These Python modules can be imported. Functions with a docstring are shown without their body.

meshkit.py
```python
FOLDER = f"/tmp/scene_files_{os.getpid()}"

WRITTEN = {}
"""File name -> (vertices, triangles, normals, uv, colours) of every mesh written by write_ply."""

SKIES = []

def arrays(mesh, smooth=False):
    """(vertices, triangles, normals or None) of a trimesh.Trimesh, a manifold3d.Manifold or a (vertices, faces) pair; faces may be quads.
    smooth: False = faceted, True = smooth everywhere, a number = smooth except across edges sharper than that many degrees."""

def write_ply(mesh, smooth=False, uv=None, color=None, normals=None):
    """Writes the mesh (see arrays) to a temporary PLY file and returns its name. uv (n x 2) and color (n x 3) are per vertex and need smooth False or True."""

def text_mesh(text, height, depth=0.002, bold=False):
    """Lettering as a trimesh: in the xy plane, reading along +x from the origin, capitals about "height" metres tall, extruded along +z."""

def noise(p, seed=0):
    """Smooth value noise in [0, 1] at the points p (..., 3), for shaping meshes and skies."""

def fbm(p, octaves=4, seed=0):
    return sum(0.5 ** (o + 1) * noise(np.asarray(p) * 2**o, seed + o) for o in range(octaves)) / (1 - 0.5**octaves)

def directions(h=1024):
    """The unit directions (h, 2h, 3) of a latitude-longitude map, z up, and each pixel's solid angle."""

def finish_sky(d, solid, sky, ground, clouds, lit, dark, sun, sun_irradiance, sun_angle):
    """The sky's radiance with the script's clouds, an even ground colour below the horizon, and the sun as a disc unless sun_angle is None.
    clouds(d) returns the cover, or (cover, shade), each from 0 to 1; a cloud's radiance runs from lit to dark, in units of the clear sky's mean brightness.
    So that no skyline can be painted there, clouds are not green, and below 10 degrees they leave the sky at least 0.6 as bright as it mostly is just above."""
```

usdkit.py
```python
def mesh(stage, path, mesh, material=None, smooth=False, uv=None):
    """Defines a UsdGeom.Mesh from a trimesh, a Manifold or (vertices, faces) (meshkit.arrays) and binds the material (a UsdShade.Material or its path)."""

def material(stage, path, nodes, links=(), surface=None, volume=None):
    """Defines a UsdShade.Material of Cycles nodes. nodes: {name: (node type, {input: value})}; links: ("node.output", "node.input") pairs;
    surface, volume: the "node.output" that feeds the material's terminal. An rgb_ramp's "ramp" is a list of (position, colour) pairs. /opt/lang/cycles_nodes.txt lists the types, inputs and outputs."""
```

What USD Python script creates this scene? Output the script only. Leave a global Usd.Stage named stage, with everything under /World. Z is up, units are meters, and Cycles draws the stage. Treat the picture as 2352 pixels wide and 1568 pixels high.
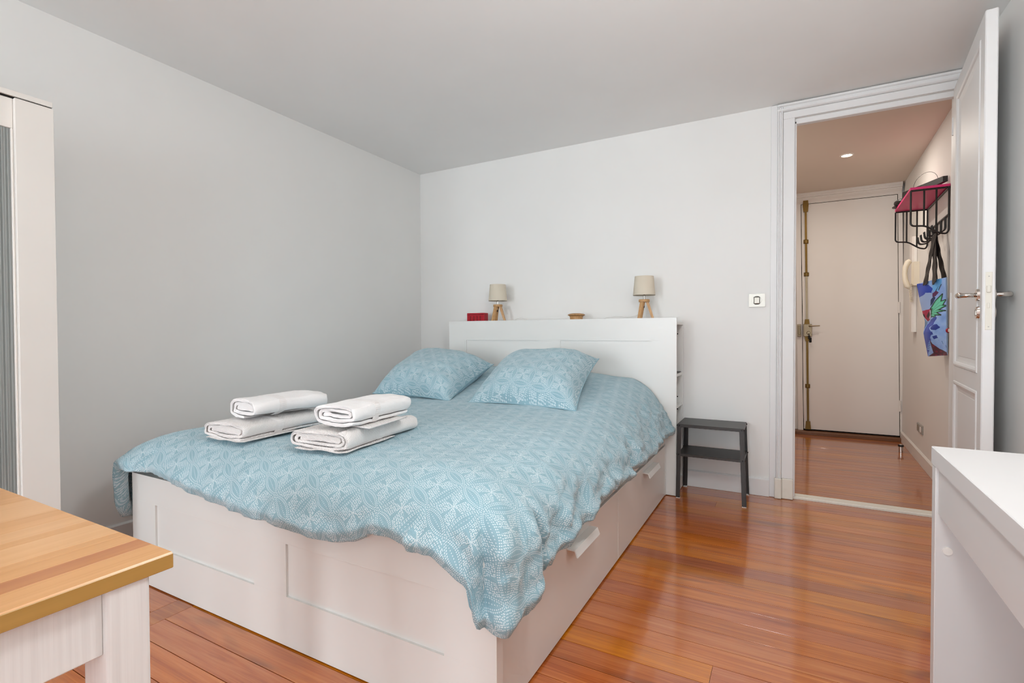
import math, random
import numpy as np
import trimesh
import manifold3d as m3
import shapely.geometry as sg
import shapely
import usdkit, meshkit
from pxr import Usd, UsdGeom, UsdLux, UsdShade, Gf, Sdf, Vt

stage = Usd.Stage.CreateInMemory()
UsdGeom.SetStageUpAxis(stage, 'Z'); UsdGeom.SetStageMetersPerUnit(stage, 1.0)
world = UsdGeom.Xform.Define(stage, '/World'); stage.SetDefaultPrim(world.GetPrim())
UsdGeom.Scope.Define(stage, '/World/Looks')
random.seed(7); rng = np.random.default_rng(7)

# ------------------------------------------------------------------ camera
EYE = (0.0, 0.0, 0.994)
RC = np.array([[0.87894117, 0.00339572, 0.47691812], [0.00509931, 0.99985058, -0.01651691], [-0.47690295, 0.01694934, 0.87879252]])  # rows right, down, forward; columns X, -Z, Y
w3 = lambda r: np.array([r[0], r[2], -r[1]])
right, down, fwd = w3(RC[0]), w3(RC[1]), w3(RC[2])
cam = UsdGeom.Camera.Define(stage, '/World/camera')
cm = np.eye(4); cm[:3, 0] = right; cm[:3, 1] = -down; cm[:3, 2] = -fwd; cm[:3, 3] = EYE
cam.AddTransformOp().Set(Gf.Matrix4d(*cm.T.ravel().tolist()))
cam.CreateHorizontalApertureAttr(36.0); cam.CreateVerticalApertureAttr(24.0)
cam.CreateFocalLengthAttr(1148.61 / 2352 * 36.0)
cam.CreateClippingRangeAttr((0.02, 200.0))
cam.CreateExposureAttr(0.0)

# ------------------------------------------------------------------ light: overcast sky, daylight at the two windows, hallway lamp further down
dome = UsdLux.DomeLight.Define(stage, '/World/sky'); dome.CreateIntensityAttr(1.0); dome.CreateColorAttr(Gf.Vec3f(0.80, 0.90, 1.0))
WIN = [(-2.45, -1.15), (-0.60, 0.70)]      # x ranges of the two windows in the wall behind the camera
WZ = (0.35, 2.25); YF = -3.60             # window heights, inner face of that wall
def daylight(n, width, loc, rot, power):
    rl = UsdLux.RectLight.Define(stage, f'/World/daylight_{n}')
    rl.CreateWidthAttr(width + .3); rl.CreateHeightAttr(2.6); rl.CreateIntensityAttr(power); rl.CreateColorAttr(Gf.Vec3f(.86, .94, 1.))
    rl.AddTranslateOp().Set(loc); rl.AddRotateXYZOp().Set(rot)
for i, (a, b) in enumerate(WIN): daylight(i + 1, b - a, ((a + b) / 2, YF - .40, .72), (90., 0., 0.), (16.5, 7.5)[i])

# ------------------------------------------------------------------ helpers: names, prims, labels
taken = {}
def numbered(parent, name):
    k = taken.get((parent, name), 0); taken[(parent, name)] = k + 1
    return name if k == 0 else f'{name}_{k:03d}'
origin = {'/World': np.zeros(3)}
def tag(p, label=None, cat=None, group=None, kind=None):
    for k, v in (('label', label), ('category', cat), ('group', group), ('kind', kind)):
        if v: p.SetCustomDataByKey(k, v)
    return p
def thing(name, label, cat, loc=(0, 0, 0), group=None, kind=None):
    path = '/World/' + numbered('/World', name)
    x = UsdGeom.Xform.Define(stage, path); x.AddTranslateOp().Set(tuple(map(float, loc)))
    origin[path] = np.array(loc, float)
    return tag(x.GetPrim(), label, cat, group, kind)
def part(name, mesh, m, parent=None, smooth=False, uv=None, label=None, kind=None):
    """A Mesh prim under parent; the mesh is given in world coordinates."""
    pp = '/World' if parent is None else str(parent.GetPath())
    path = pp + '/' + numbered(pp, name)
    v, f = (np.array(mesh.vertices), np.array(mesh.faces)) if hasattr(mesh, 'vertices') else meshkit.arrays(mesh)[:2]
    v = v - origin[pp]; origin[path] = origin[pp]
    u = usdkit.mesh(stage, path, (v, f), M[m] if isinstance(m, str) else m, smooth=smooth, uv=uv)
    return tag(u.GetPrim(), label, None, None, kind)
def solo(name, mesh, m, label, cat, smooth=False, uv=None, group=None, kind=None):
    return tag(part(name, mesh, m, None, smooth, uv), label, cat, group, kind)

# ------------------------------------------------------------------ helpers: shapes
cat = trimesh.util.concatenate
def T(v, f): return trimesh.Trimesh(np.asarray(v, float), np.asarray(f), process=False)
def box(x0, x1, y0, y1, z0, z1, b=0.0):
    x0, x1 = min(x0, x1), max(x0, x1); y0, y1 = min(y0, y1), max(y0, y1); z0, z1 = min(z0, z1), max(z0, z1)
    if b <= 0:
        m = trimesh.creation.box([x1 - x0, y1 - y0, z1 - z0]); m.apply_translation([(x0 + x1) / 2, (y0 + y1) / 2, (z0 + z1) / 2]); return m
    b = min(b, (x1 - x0) / 2.01, (y1 - y0) / 2.01, (z1 - z0) / 2.01)
    pts = []
    for X, sx in ((x0, 1), (x1, -1)):
        for Y, sy in ((y0, 1), (y1, -1)):
            for Z, sz in ((z0, 1), (z1, -1)):
                pts += [(X + sx * b, Y + sy * b, Z), (X + sx * b, Y, Z + sz * b), (X, Y + sy * b, Z + sz * b)]
    return trimesh.convex.convex_hull(np.array(pts))
def hull(pts): return trimesh.convex.convex_hull(np.array(pts, float))
def extrude(poly, h):
    if hasattr(poly, 'geoms'): return cat([extrude(g, h) for g in poly.geoms])
    return trimesh.creation.extrude_polygon(poly if hasattr(poly, 'exterior') else sg.Polygon(poly), h, engine='earcut')
def prof_z(pts, z0, z1):
    m = extrude(pts, z1 - z0); m.apply_translation([0, 0, z0]); return m
def prof_x(pts, x0, x1):      # polygon in (y, z), along x
    m = extrude(pts, x1 - x0); v = m.vertices.copy(); return T(np.c_[v[:, 2] + x0, v[:, 0], v[:, 1]], m.faces)
def prof_y(pts, y0, y1):      # polygon in (x, z), along y
    m = extrude(pts, y1 - y0); v = m.vertices.copy(); return T(np.c_[v[:, 0], v[:, 2] + y0, v[:, 1]], m.faces[:, ::-1])
def lathe(profile, cx, cy, n=40):
    m = trimesh.creation.revolve(np.array(profile, float), sections=n); m.apply_translation([cx, cy, 0]); return m
def tube(pts, r, sides=10, caps=True, smooth_n=0):
    p = np.asarray(pts, float)
    if smooth_n:
        from scipy.interpolate import CubicSpline
        d = np.r_[0, np.cumsum(np.linalg.norm(np.diff(p, axis=0), axis=1))]
        p = CubicSpline(d, p)(np.linspace(0, d[-1], smooth_n))
    r = np.broadcast_to(np.asarray(r, float), (len(p),))
    t = np.gradient(p, axis=0); t /= np.linalg.norm(t, axis=1, keepdims=True) + 1e-12
    a = np.zeros_like(p); ref = np.array([0, 0, 1.0]) if abs(t[0, 2]) < 0.9 else np.array([1.0, 0, 0])
    for i in range(len(p)):
        ref = ref - t[i] * (ref @ t[i]); ref /= np.linalg.norm(ref) + 1e-12; a[i] = ref
    b = np.cross(t, a); ang = np.arange(sides) * 2 * np.pi / sides
    v = p[:, None] + r[:, None, None] * (np.cos(ang)[None, :, None] * a[:, None] + np.sin(ang)[None, :, None] * b[:, None])
    v = v.reshape(-1, 3); F = []
    for i in range(len(p) - 1):
        for j in range(sides):
            q = [i * sides + j, i * sides + (j + 1) % sides, (i + 1) * sides + (j + 1) % sides, (i + 1) * sides + j]
            F += [[q[0], q[1], q[2]], [q[0], q[2], q[3]]]
    if caps:
        v = np.vstack([v, p[0], p[-1]]); n0, n1 = len(v) - 2, len(v) - 1; e = (len(p) - 1) * sides
        for j in range(sides):
            F += [[n0, (j + 1) % sides, j], [n1, e + j, e + (j + 1) % sides]]
    return T(v, F)
def round_path(pts, r=0.02, n=5):
    """Polyline with rounded corners."""
    p = [np.array(q, float) for q in pts]; out = [p[0]]
    for a, b, c in zip(p[:-2], p[1:-1], p[2:]):
        d1, d2 = a - b, c - b; k = min(r, np.linalg.norm(d1) * .45, np.linalg.norm(d2) * .45)
        s, e = b + d1 / np.linalg.norm(d1) * k, b + d2 / np.linalg.norm(d2) * k
        out += [(1 - t) ** 2 * s + 2 * t * (1 - t) * b + t * t * e for t in np.linspace(0, 1, n)]
    return np.array(out + [p[-1]])
def cyl(a, b, r, sides=24, r2=None):
    return tube(np.array([a, b]), [r, r if r2 is None else r2], sides)
def bar(a, b, w, d, up=(0, 0, 1)):
    """A straight square bar from a to b."""
    a, b = np.array(a, float), np.array(b, float); t = (b - a) / np.linalg.norm(b - a)
    u = np.cross(up, t); u /= np.linalg.norm(u); v = np.cross(t, u)
    return hull([q + s * u * w / 2 + k * v * d / 2 for q in (a, b) for s in (-1, 1) for k in (-1, 1)])
def moved(m, fn):
    return T(fn(np.array(m.vertices)), m.faces)
def sstep(x): x = np.clip(x, 0, 1); return x * x * (3 - 2 * x)
def lin(h):
    c = np.array([int(h[i:i + 2], 16) for i in (1, 3, 5)]) / 255.0
    return tuple(np.where(c <= 0.04045, c / 12.92, ((c + 0.055) / 1.055) ** 2.4))

# ------------------------------------------------------------------ helpers: materials as small node graphs
class G:
    def __init__(s): s.n, s.l, s.k = {}, [], 0
    def add(s, kind, out, **inp):
        s.k += 1; nm = f'n{s.k}'; vals = {}
        for k, v in inp.items():
            if isinstance(v, R): s.l.append((v.r, f'{nm}.{k}'))
            else: vals[k] = v
        s.n[nm] = (kind, vals); return R(s, f'{nm}.{out}')
    def m(s, op, a, b=None, c=None):
        d = dict(math_type=op, value1=a)
        if b is not None: d['value2'] = b
        if c is not None: d['value3'] = c
        return s.add('math', 'value', **d)
    def pos(s): return s.add('geometry', 'position')
    def uv(s): return s.add('texture_coordinate', 'UV')
    def rnd(s): return s.add('object_info', 'random')
    def scale(s, v, sc, loc=(0, 0, 0), rot=(0, 0, 0)): return s.add('mapping', 'vector', vector=v, scale=sc, location=loc, rotation=rot)
    def noise(s, v, scale=1., detail=2., rough=.5, dist=0., out='fac'): return s.add('noise_texture', out, vector=v, scale=scale, detail=detail, roughness=rough, distortion=dist)
    def ramp(s, fac, stops): return s.add('rgb_ramp', 'color', fac=fac, ramp=stops)
    def mix(s, fac, a, b, t='mix'): return s.add('mix', 'color', mix_type=t, fac=fac, color1=a, color2=b)
    def bump(s, h, strength=.3, dist=.002): return s.add('bump', 'normal', height=h, strength=strength, distance=dist)
    def xyz(s, v): return s.add('separate_xyz', 'x', vector=v)
    def done(s, name, **pb):
        out = s.add('principled_bsdf', 'BSDF', **pb)
        return usdkit.material(stage, '/World/Looks/' + name, s.n, s.l, surface=out.r)
class R:
    def __init__(s, g, r): s.g, s.r = g, r
    def o(s, out): return R(s.g, s.r.split('.')[0] + '.' + out)
    def __add__(s, b): return s.g.m('add', s, b)
    def __radd__(s, b): return s.g.m('add', b, s)
    def __sub__(s, b): return s.g.m('subtract', s, b)
    def __rsub__(s, b): return s.g.m('subtract', b, s)
    def __mul__(s, b): return s.g.m('multiply', s, b)
    def __rmul__(s, b): return s.g.m('multiply', b, s)
    def __truediv__(s, b): return s.g.m('divide', s, b)
    def lt(s, b): return s.g.m('less_than', s, b)
    def gt(s, b): return s.g.m('greater_than', s, b)
    def abs(s): return s.g.m('absolute', s)
    def frac(s): return s.g.m('fraction', s)
M = {}
def plain(name, col, rough=.5, bump=None, **kw):
    """One colour with a faint cloudiness, and optional fine relief (scale, strength)."""
    g = G(); c = lin(col) if isinstance(col, str) else col
    n = g.noise(g.pos(), 3., 3.)
    base = g.mix(n, tuple(x * .975 for x in c), tuple(min(1, x * 1.02) for x in c))
    d = dict(base_color=base, roughness=rough, **kw)
    if bump: d['normal'] = g.bump(g.noise(g.pos(), bump[0], 3.), bump[1], .001)
    M[name] = g.done(name, **d)

plain('wall_paint', '#f0efec', .9, (60, .12))
plain('ceiling_paint', '#f7f6f4', .95, (50, .1))
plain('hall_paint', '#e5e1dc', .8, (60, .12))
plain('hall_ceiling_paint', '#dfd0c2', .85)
plain('gloss_paint', '#ebeae9', .5, (18, .06))
plain('hall_gloss_paint', '#e6dfd8', .45, (18, .1))
plain('white_foil', '#ebeae6', .33)
plain('drawer_foil', '#ebe8e3', .33)
plain('white_desk', '#dbd9d8', .4)
plain('wardrobe_foil', '#e9e6e0', .4)
plain('dark_gap', '#15110d', .9)
plain('subfloor', '#24130a', .9)
plain('black_steel', '#3a3634', .38, None, metallic=.25)
plain('black_wire', '#120c0b', .35)
plain('bolt_steel', '#2a2625', .3, None, metallic=.6)
plain('pink_shelf', '#d8266f', .45)
plain('black_plastic', '#17100f', .4)
plain('shade_linen', '#ddd2bf', .85, (400, .25))
plain('brushed_nickel', '#a8a49c', .40, None, metallic=.8)
plain('chrome', '#c9c4bf', .1, None, metallic=1.0)
plain('aged_bronze', '#6b5228', .38, None, metallic=.85)
plain('steel_rod', '#96876f', .42, None, metallic=1.0)
plain('ivory_plastic', '#e4d9c4', .4)
plain('white_plastic', '#eeeae4', .4)
plain('red_plastic', '#b00822', .42)
plain('red_groove', '#7c0418', .5)
plain('white_cord', '#e6e4df', .5)
plain('oak_sill', '#6f4526', .4)
plain('bag_lining', '#8296b0', .6)
plain('badge_red', '#a01f33', .5)
plain('rubber_black', '#141110', .6)
plain('mattress_cover', '#ece9e2', .9)
plain('worn_white', '#e9e4d8', .5, (40, .4))
plain('gap_grey', '#77736d', .6)
plain('dark_hole', '#0d0b0a', .8)

def lamp_wood(name, a, b):
    g = G(); p = g.scale(g.pos(), (60, 60, 6)); n = g.noise(p, 1.6, 4., .6, 1.2)
    M[name] = g.done(name, base_color=g.ramp(n, [(.3, lin(a)), (.7, lin(b))]), roughness=.5)
lamp_wood('beech', '#b98a58', '#d3a978')
lamp_wood('box_wood', '#a87a48', '#c99b6a')

def floor_wood(name, tone, hall=False):
    """Stained pine planks running along x; tone shifts every plank, object_info varies each one."""
    g = G(); r = g.rnd(); P = g.pos(); off = g.add('combine_xyz', 'vector', x=r * 37., y=r * 11., z=r * 5.)
    pv = g.add('vector_math', 'vector', math_type='add', vector1=P, vector2=off)
    n1 = g.noise(g.scale(pv, (1.6, 34., 1.)), 1., 4., .6, .9)
    n2 = g.noise(g.scale(pv, (5., 190., 1.)), 1., 3., .6, .4)
    n3 = g.noise(g.scale(pv, (1.5, 3., 1.)), 1., 3., .55, .3)
    f = n1 * .55 + n2 * .25 + n3 * .3
    k = lambda h: tuple(np.array(lin(h)) * tone)
    col = g.ramp(f, [(.28, k('#7c360f')), (.44, k('#ac5a22')), (.58, k('#c87437')), (.75, k('#da9050'))])
    hs = g.add('hsv', 'color', hue=r * .016 + .492, saturation=r * .12 + .99, value=r * .30 + .86, fac=1., color=col)
    kn = g.noise(g.scale(pv, (2.2, 9., 1.)), 1., 2., .5, .6); hs = g.mix(g.add('map_range', 'result', value=kn, from_min=.60, from_max=.74, to_min=0., to_max=.55, clamp=True), hs, k('#6a3212'))
    # a few short pale scratches
    sc = g.noise(g.scale(P, (26., 7., 1.), rot=(0, 0, .5)), 1., 5., .75, 2.)
    scr = g.m('multiply', sc.gt(.77), .28)
    hs = g.mix(scr, hs, k('#d9a070'))
    bh = n2 * .5 + g.noise(g.scale(P, (3., 9., 1.)), 1., 2.) * 1.2
    nrm = g.bump(bh, .22 if not hall else .12, .0012)
    M[name] = g.done(name, base_color=hs, roughness=.34, specular_ior_level=.4, normal=nrm, coat_weight=1., coat_ior=1.62, coat_roughness=.10)
for i, t in enumerate((.84, .95, 1.0, 1.08)): floor_wood(f'floor_pine_{i}', t)
floor_wood('hall_pine', .78, True)

def stave_wood(name, a, b):
    g = G(); P = g.pos(); r = g.rnd(); off = g.add('combine_xyz', 'vector', x=r * 3., y=r * 17., z=0.)
    pv = g.add('vector_math', 'vector', math_type='add', vector1=P, vector2=off)
    n = g.noise(g.scale(pv, (55., 2.2, 30.)), 1., 4., .55, .5)
    M[name] = g.done(name, base_color=g.ramp(n, [(.3, lin(a)), (.7, lin(b))]), roughness=.36, coat_weight=.25, coat_roughness=.2)
stave_wood('stave_honey', '#cf9558', '#dda66c'); stave_wood('stave_pale', '#d9a46c', '#e2b07a')
stave_wood('stave_brown', '#b47040', '#c7884f'); stave_wood('stave_edge', '#ab8340', '#bf9450')

def painted_grain():
    g = G(); n = g.noise(g.scale(g.pos(), (150., 150., 3.)), 1., 3., .6, .6)
    M['painted_pine'] = g.done('painted_pine', base_color=g.ramp(n, [(.3, lin('#e6e4e2')), (.6, lin('#efeeec'))]), roughness=.4, normal=g.bump(n, .25, .0008))
painted_grain()

def sashiko(name, cell, rot, ground='#8eb2bf', light='#99bdc9', thread='#f0f7f8'):
    """Dotted sashiko print on blue cotton: petals along the sides of a square lattice, four stippled kites in each cell. Flat print, laid out in fabric metres."""
    g = G(); uv = g.uv()
    v = g.scale(uv, (1 / cell, 1 / cell, 1.), rot=(0, 0, rot)); s = g.xyz(v); u, w = s, s.o('y')
    fx, fy = u.frac() - .5, w.frac() - .5
    a, b = fx.abs(), fy.abs()
    mx, mn = g.m('maximum', a, b), g.m('minimum', a, b)
    d = .5 - mx; t = mn
    lens = .148 - (t * t) * .592
    N = 19.
    def dots(dist, along, r, n=N):
        q = ((along * n).frac() - .5) * (1 / n)
        return (q * q + dist * dist).lt(r * r)
    r1 = dots((d - lens).abs(), t, .0150)
    r2 = dots((d - lens + .044).abs(), t, .0150)
    r3 = dots(d, t, .0125, 15.) * t.lt(.30)
    # stippled kites around the centre, cut off by the petals
    kite = (d - lens).gt(.040) * (mn - mx * .20).gt(0.) * mx.gt(.012)
    vor = g.add('voronoi_texture', 'distance', dimensions='2D', vector=v, scale=22., randomness=.42)
    st = vor.lt(.355) * kite
    cross = (mn - mx * .40).abs().lt(.006) * mx.lt(.13)
    k = g.m('minimum', r1 + r2 + r3 + st + cross, 1.)
    weave = g.noise(g.pos(), 900., 2.)
    base = g.mix(g.noise(uv, 6., 3.), lin(ground), lin(light))
    col = g.mix(k * .66, base, lin(thread))
    crease = g.noise(g.scale(uv, (1., 1., 1.)), 26., 5., .62, .9)
    nrm = g.bump(crease * 1.0 + weave * .05, .5, .010)
    M[name] = g.done(name, base_color=col, roughness=.85, sheen_weight=.15, normal=nrm)
sashiko('duvet_cotton', .112, .55); sashiko('pillow_cotton', .112, .12)

def towelling(name, col, kind):
    g = G(); uv = g.uv(); c = lin(col)
    if kind == 'weave':
        s = g.xyz(uv); u, w = s, s.o('y')
        h = g.m('sine', (u + w) * 950.) * .5 + g.m('sine', (u - w) * 475.) * .18
        nrm = g.bump(h, .5, .0018)
    elif kind == 'rib':
        s = g.xyz(uv); nrm = g.bump(g.m('sine', s * 900.), .35, .0012)
    else:
        nrm = g.bump(g.noise(g.pos(), 520., 3., .7) + g.noise(g.pos(), 45., 3., .6) * 1.0, .45, .0024)
    M[name] = g.done(name, base_color=g.mix(g.noise(g.pos(), 40., 3.), tuple(x * .97 for x in c), c), roughness=.95, sheen_weight=.3, normal=nrm)
towelling('terry_white', '#fbf9f8', 'terry'); towelling('terry_cream', '#f4efec', 'weave'); towelling('terry_rib', '#f6f2f0', 'rib')

def ribbed_glass():
    g = G(); s = g.xyz(g.pos()); h = g.m('sine', s.o('y') * (2 * math.pi / .0145))
    nrm = g.bump(h, 1., .0035)
    M['ribbed_glass'] = g.done('ribbed_glass', base_color=lin('#a9b0ae'), roughness=.32, normal=nrm, transmission_weight=.12, ior=1.45)
ribbed_glass()
def pane():
    g = G(); f = g.add('fresnel', 'fac', IOR=1.45); a = g.add('transparent_bsdf', 'BSDF', color=(1., 1., 1.)); b = g.add('glossy_bsdf', 'BSDF', color=(1., 1., 1.), roughness=.02)
    o = g.add('mix_closure', 'closure', fac=f, closure1=a, closure2=b)
    M['window_glass'] = usdkit.material(stage, '/World/Looks/window_glass', g.n, g.l, surface=o.r)
pane()
def bulb(name, col, st):
    g = G(); o = g.add('emission', 'emission', color=col, strength=st)
    M[name] = usdkit.material(stage, '/World/Looks/' + name, g.n, g.l, surface=o.r)
bulb('lamp_glow', (1., .86, .66), 12.); bulb('globe_glow', (.955, .985, 1.), 38.)
def vertex_print(name, rough):
    g = G(); c = g.add('attribute', 'color', attribute='print')
    M[name] = g.done(name, base_color=c, roughness=rough)
vertex_print('bag_print', .45)
# ================================================================== the setting
XL, XR, YB, ZC = -2.724, 0.808, 3.387, 2.343           # left wall, right wall, back wall, ceiling
def struct(name, mesh, m, label, cat, smooth=False): return solo(name, mesh, m, label, cat, smooth, kind='structure')
struct('wall_left', box(XL - .12, XL, YF - .12, YB + .13, 0, ZC), 'wall_paint', 'plain white left wall behind the bed and the wardrobe', 'wall')
OX0, OX1, OZ = 0.0637, 0.783, 2.2325                    # door opening in the back wall
struct('wall_back', cat([box(XL, OX0 - .012, YB + .004, YB + .13, 0, ZC), box(OX1 + .012, XR + .12, YB + .004, YB + .13, 0, ZC), box(OX0 - .012, OX1 + .012, YB + .004, YB + .13, OZ + .015, ZC)]),
       'wall_paint', 'white back wall with the headboard, the switch and the open doorway', 'wall')
struct('wall_right', box(XR, XR + .2, YF - .2, YB + .004, 0, ZC), 'wall_paint', 'white right wall behind the opened panelled door', 'wall')
wf = [box(XL, WIN[0][0], YF - .2, YF, 0, ZC), box(WIN[0][1], WIN[1][0], YF - .2, YF, 0, ZC), box(WIN[1][1], XR, YF - .2, YF, 0, ZC)]
for a, b in WIN: wf += [box(a, b, YF - .2, YF, 0, WZ[0]), box(a, b, YF - .2, YF, WZ[1], ZC)]
struct('wall_front', cat(wf), 'wall_paint', 'white wall with two tall windows, facing the headboard', 'wall')
struct('ceiling', box(XL - .12, XR + .12, YF - .2, YB + .13, ZC, ZC + .1), 'ceiling_paint', 'flat white ceiling of the bedroom', 'ceiling')
def window(n, label, a, b, place):
    w = thing(f'window_{n}', label, 'window', place(np.array([[(a + b) / 2, -.1, WZ[0]]]))[0], kind='structure')
    y0, y1, z0, z1, mx = -.13, -.08, WZ[0], WZ[1], (a + b) / 2
    P = lambda m: moved(m, place)
    for c in ((a, a + .07, z0, z1), (b - .07, b, z0, z1), (a + .07, b - .07, z0, z0 + .08), (a + .07, b - .07, z1 - .07, z1), (mx - .06, mx + .06, z0 + .08, z1 - .07)):
        part('frame', P(box(c[0], c[1], y0, y1, c[2], c[3], .004)), 'gloss_paint', w)
    for p, q in ((a + .07, mx - .06), (mx + .06, b - .07)): part('pane', P(box(p, q, -.107, -.103, z0 + .08, z1 - .07)), 'window_glass', w)
front_ = lambda v: v + np.array([0, YF, 0])
window(1, 'tall white casement window at the table end of the front wall', *WIN[0], front_)
window(2, 'tall white casement window at the desk end of the front wall', *WIN[1], front_)

# ---- floor: planks laid across the room, one mesh each, over a dark bed
fl = thing('floor', 'glossy reddish stained pine plank floor', 'floor', (0, 0, 0), kind='structure')
part('subfloor', box(XL, XR, YF, YB + .03, -.06, -.022), 'subfloor', fl)
def plank(x0, x1, y0, y1, dz=0., t=.022, along='x'):
    c, g = .0002, .0010
    if along == 'x':
        p = [(y0 + g, -t), (y1 - g, -t), (y1 - g, dz - c), (y1 - g - c, dz), (y0 + g + c, dz), (y0 + g, dz - c)]
        return prof_x(p, x0 + .0005, x1 - .0005)
    p = [(x0 + g, -t), (x1 - g, -t), (x1 - g, dz - c), (x1 - g - c, dz), (x0 + g + c, dz), (x0 + g, dz - c)]
    return prof_y(p, y0 + .0005, y1 - .0005)
PW = .0914; SX0, SX1 = -1.985, -1.893
r_ = np.random.default_rng(3)
k0 = int(math.floor((YF - 1.5805) / PW)); k1 = int(math.ceil((YB + .03 - 1.5805) / PW))
tones = r_.permutation([0, 1, 2, 2, 1, 3, 2, 1, 2, 3, 0, 2, 1, 2] * 20)
ti = 0
for k in range(k0, k1):
    y0, y1 = max(1.5805 + k * PW, YF), min(1.5805 + (k + 1) * PW, YB + .03)
    if y1 - y0 < .01: continue
    cuts = [XL, SX0] if y0 < 1.6 else [XL]
    segs = [(XL, SX0), (SX1, XR)] if y0 < 1.6 else [(XL, XR)]
    for s0, s1 in segs:
        xs = [s0]
        if s1 - s0 > 2.2 and r_.random() < .45: xs.append(s0 + (s1 - s0) * r_.uniform(.22, .8))
        xs.append(s1)
        for q0, q1 in zip(xs[:-1], xs[1:]):
            part('plank', plank(q0, q1, y0, y1, r_.uniform(-.00015, .00005)), f'floor_pine_{tones[ti]}', fl); ti += 1
for y0, y1 in ((YF, .35), (.35, 1.6 + .05)):
    part('plank', plank(SX0, SX1, y0, y1, .0, along='y'), 'floor_pine_0', fl)

# ---- baseboards, with a small bevel on top
def baseboard(a, b, h, axis, wall, sgn, t=.012):
    if axis == 'x': return prof_x([(wall, 0.001), (wall + sgn * t, 0.001), (wall + sgn * t, h - .008), (wall + sgn * t * .4, h), (wall, h)][::sgn if sgn < 0 else 1], a, b)
    return prof_y([(wall, 0.001), (wall + sgn * t, 0.001), (wall + sgn * t, h - .008), (wall + sgn * t * .4, h), (wall, h)], a, b)
struct('baseboard_left', baseboard(YF, YB, .112, 'y', XL, 1), 'gloss_paint', 'low white baseboard along the left wall beside the bed', 'baseboard')
struct('baseboard_back', baseboard(XL, -.0706, .107, 'x', YB + .004, -1, .014), 'gloss_paint', 'white baseboard on the back wall behind the black stool', 'baseboard')
struct('baseboard_right', baseboard(YF, 2.4, .107, 'y', XR, -1), 'gloss_paint', 'white baseboard along the right wall behind the desk', 'baseboard')

# ---- door casing: plain board, ribbed moulding, flat jamb, inner bead, plinth blocks
YW = YB + .004
def ribs(u0, u1, d0, d1):      # profile across a ribbed moulding: (u, depth) points
    w = u1 - u0; return [(u0, d0), (u0 + w * .06, d1 * .75), (u0 + w * .16, d1 * .98), (u0 + w * .30, d1), (u0 + w * .38, d1 * .62), (u0 + w * .58, d1 * .55), (u0 + w * .66, d1 * .9), (u0 + w * .84, d1 * .95), (u0 + w * .94, d1 * .7), (u1, d0)]
ZT = ZC - .002
c1 = thing('trim_1', 'white ribbed casing on the left jamb of the doorway', 'trim', (OX0, YW, 0), kind='structure')
part('board', box(-.0706, -.036, YW - .009, YW, .001, ZT, .002), 'gloss_paint', c1)
part('moulding', prof_z([(u, YW - d) for u, d in ribs(-.037, -.0055, .0, .027)][::-1], .122, 2.318), 'gloss_paint', c1)
part('jamb_face', box(-.006, .0535, YW - .012, YW + .128, .122, 2.2475, .002), 'gloss_paint', c1)
part('jamb_bead', box(.050, OX0, YW + .012, YW + .05, .012, 2.232, .003), 'gloss_paint', c1)
part('plinth_block', box(-.0435, -.0055, YW - .033, YW, .001, .122, .004), 'worn_white', c1)
part('plinth_block', box(-.0055, .0545, YW - .019, YW + .12, .001, .122, .004), 'worn_white', c1)
c2 = thing('trim_2', 'white ribbed casing across the top of the doorway', 'trim', ((OX0 + OX1) / 2, YW, OZ), kind='structure')
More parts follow.
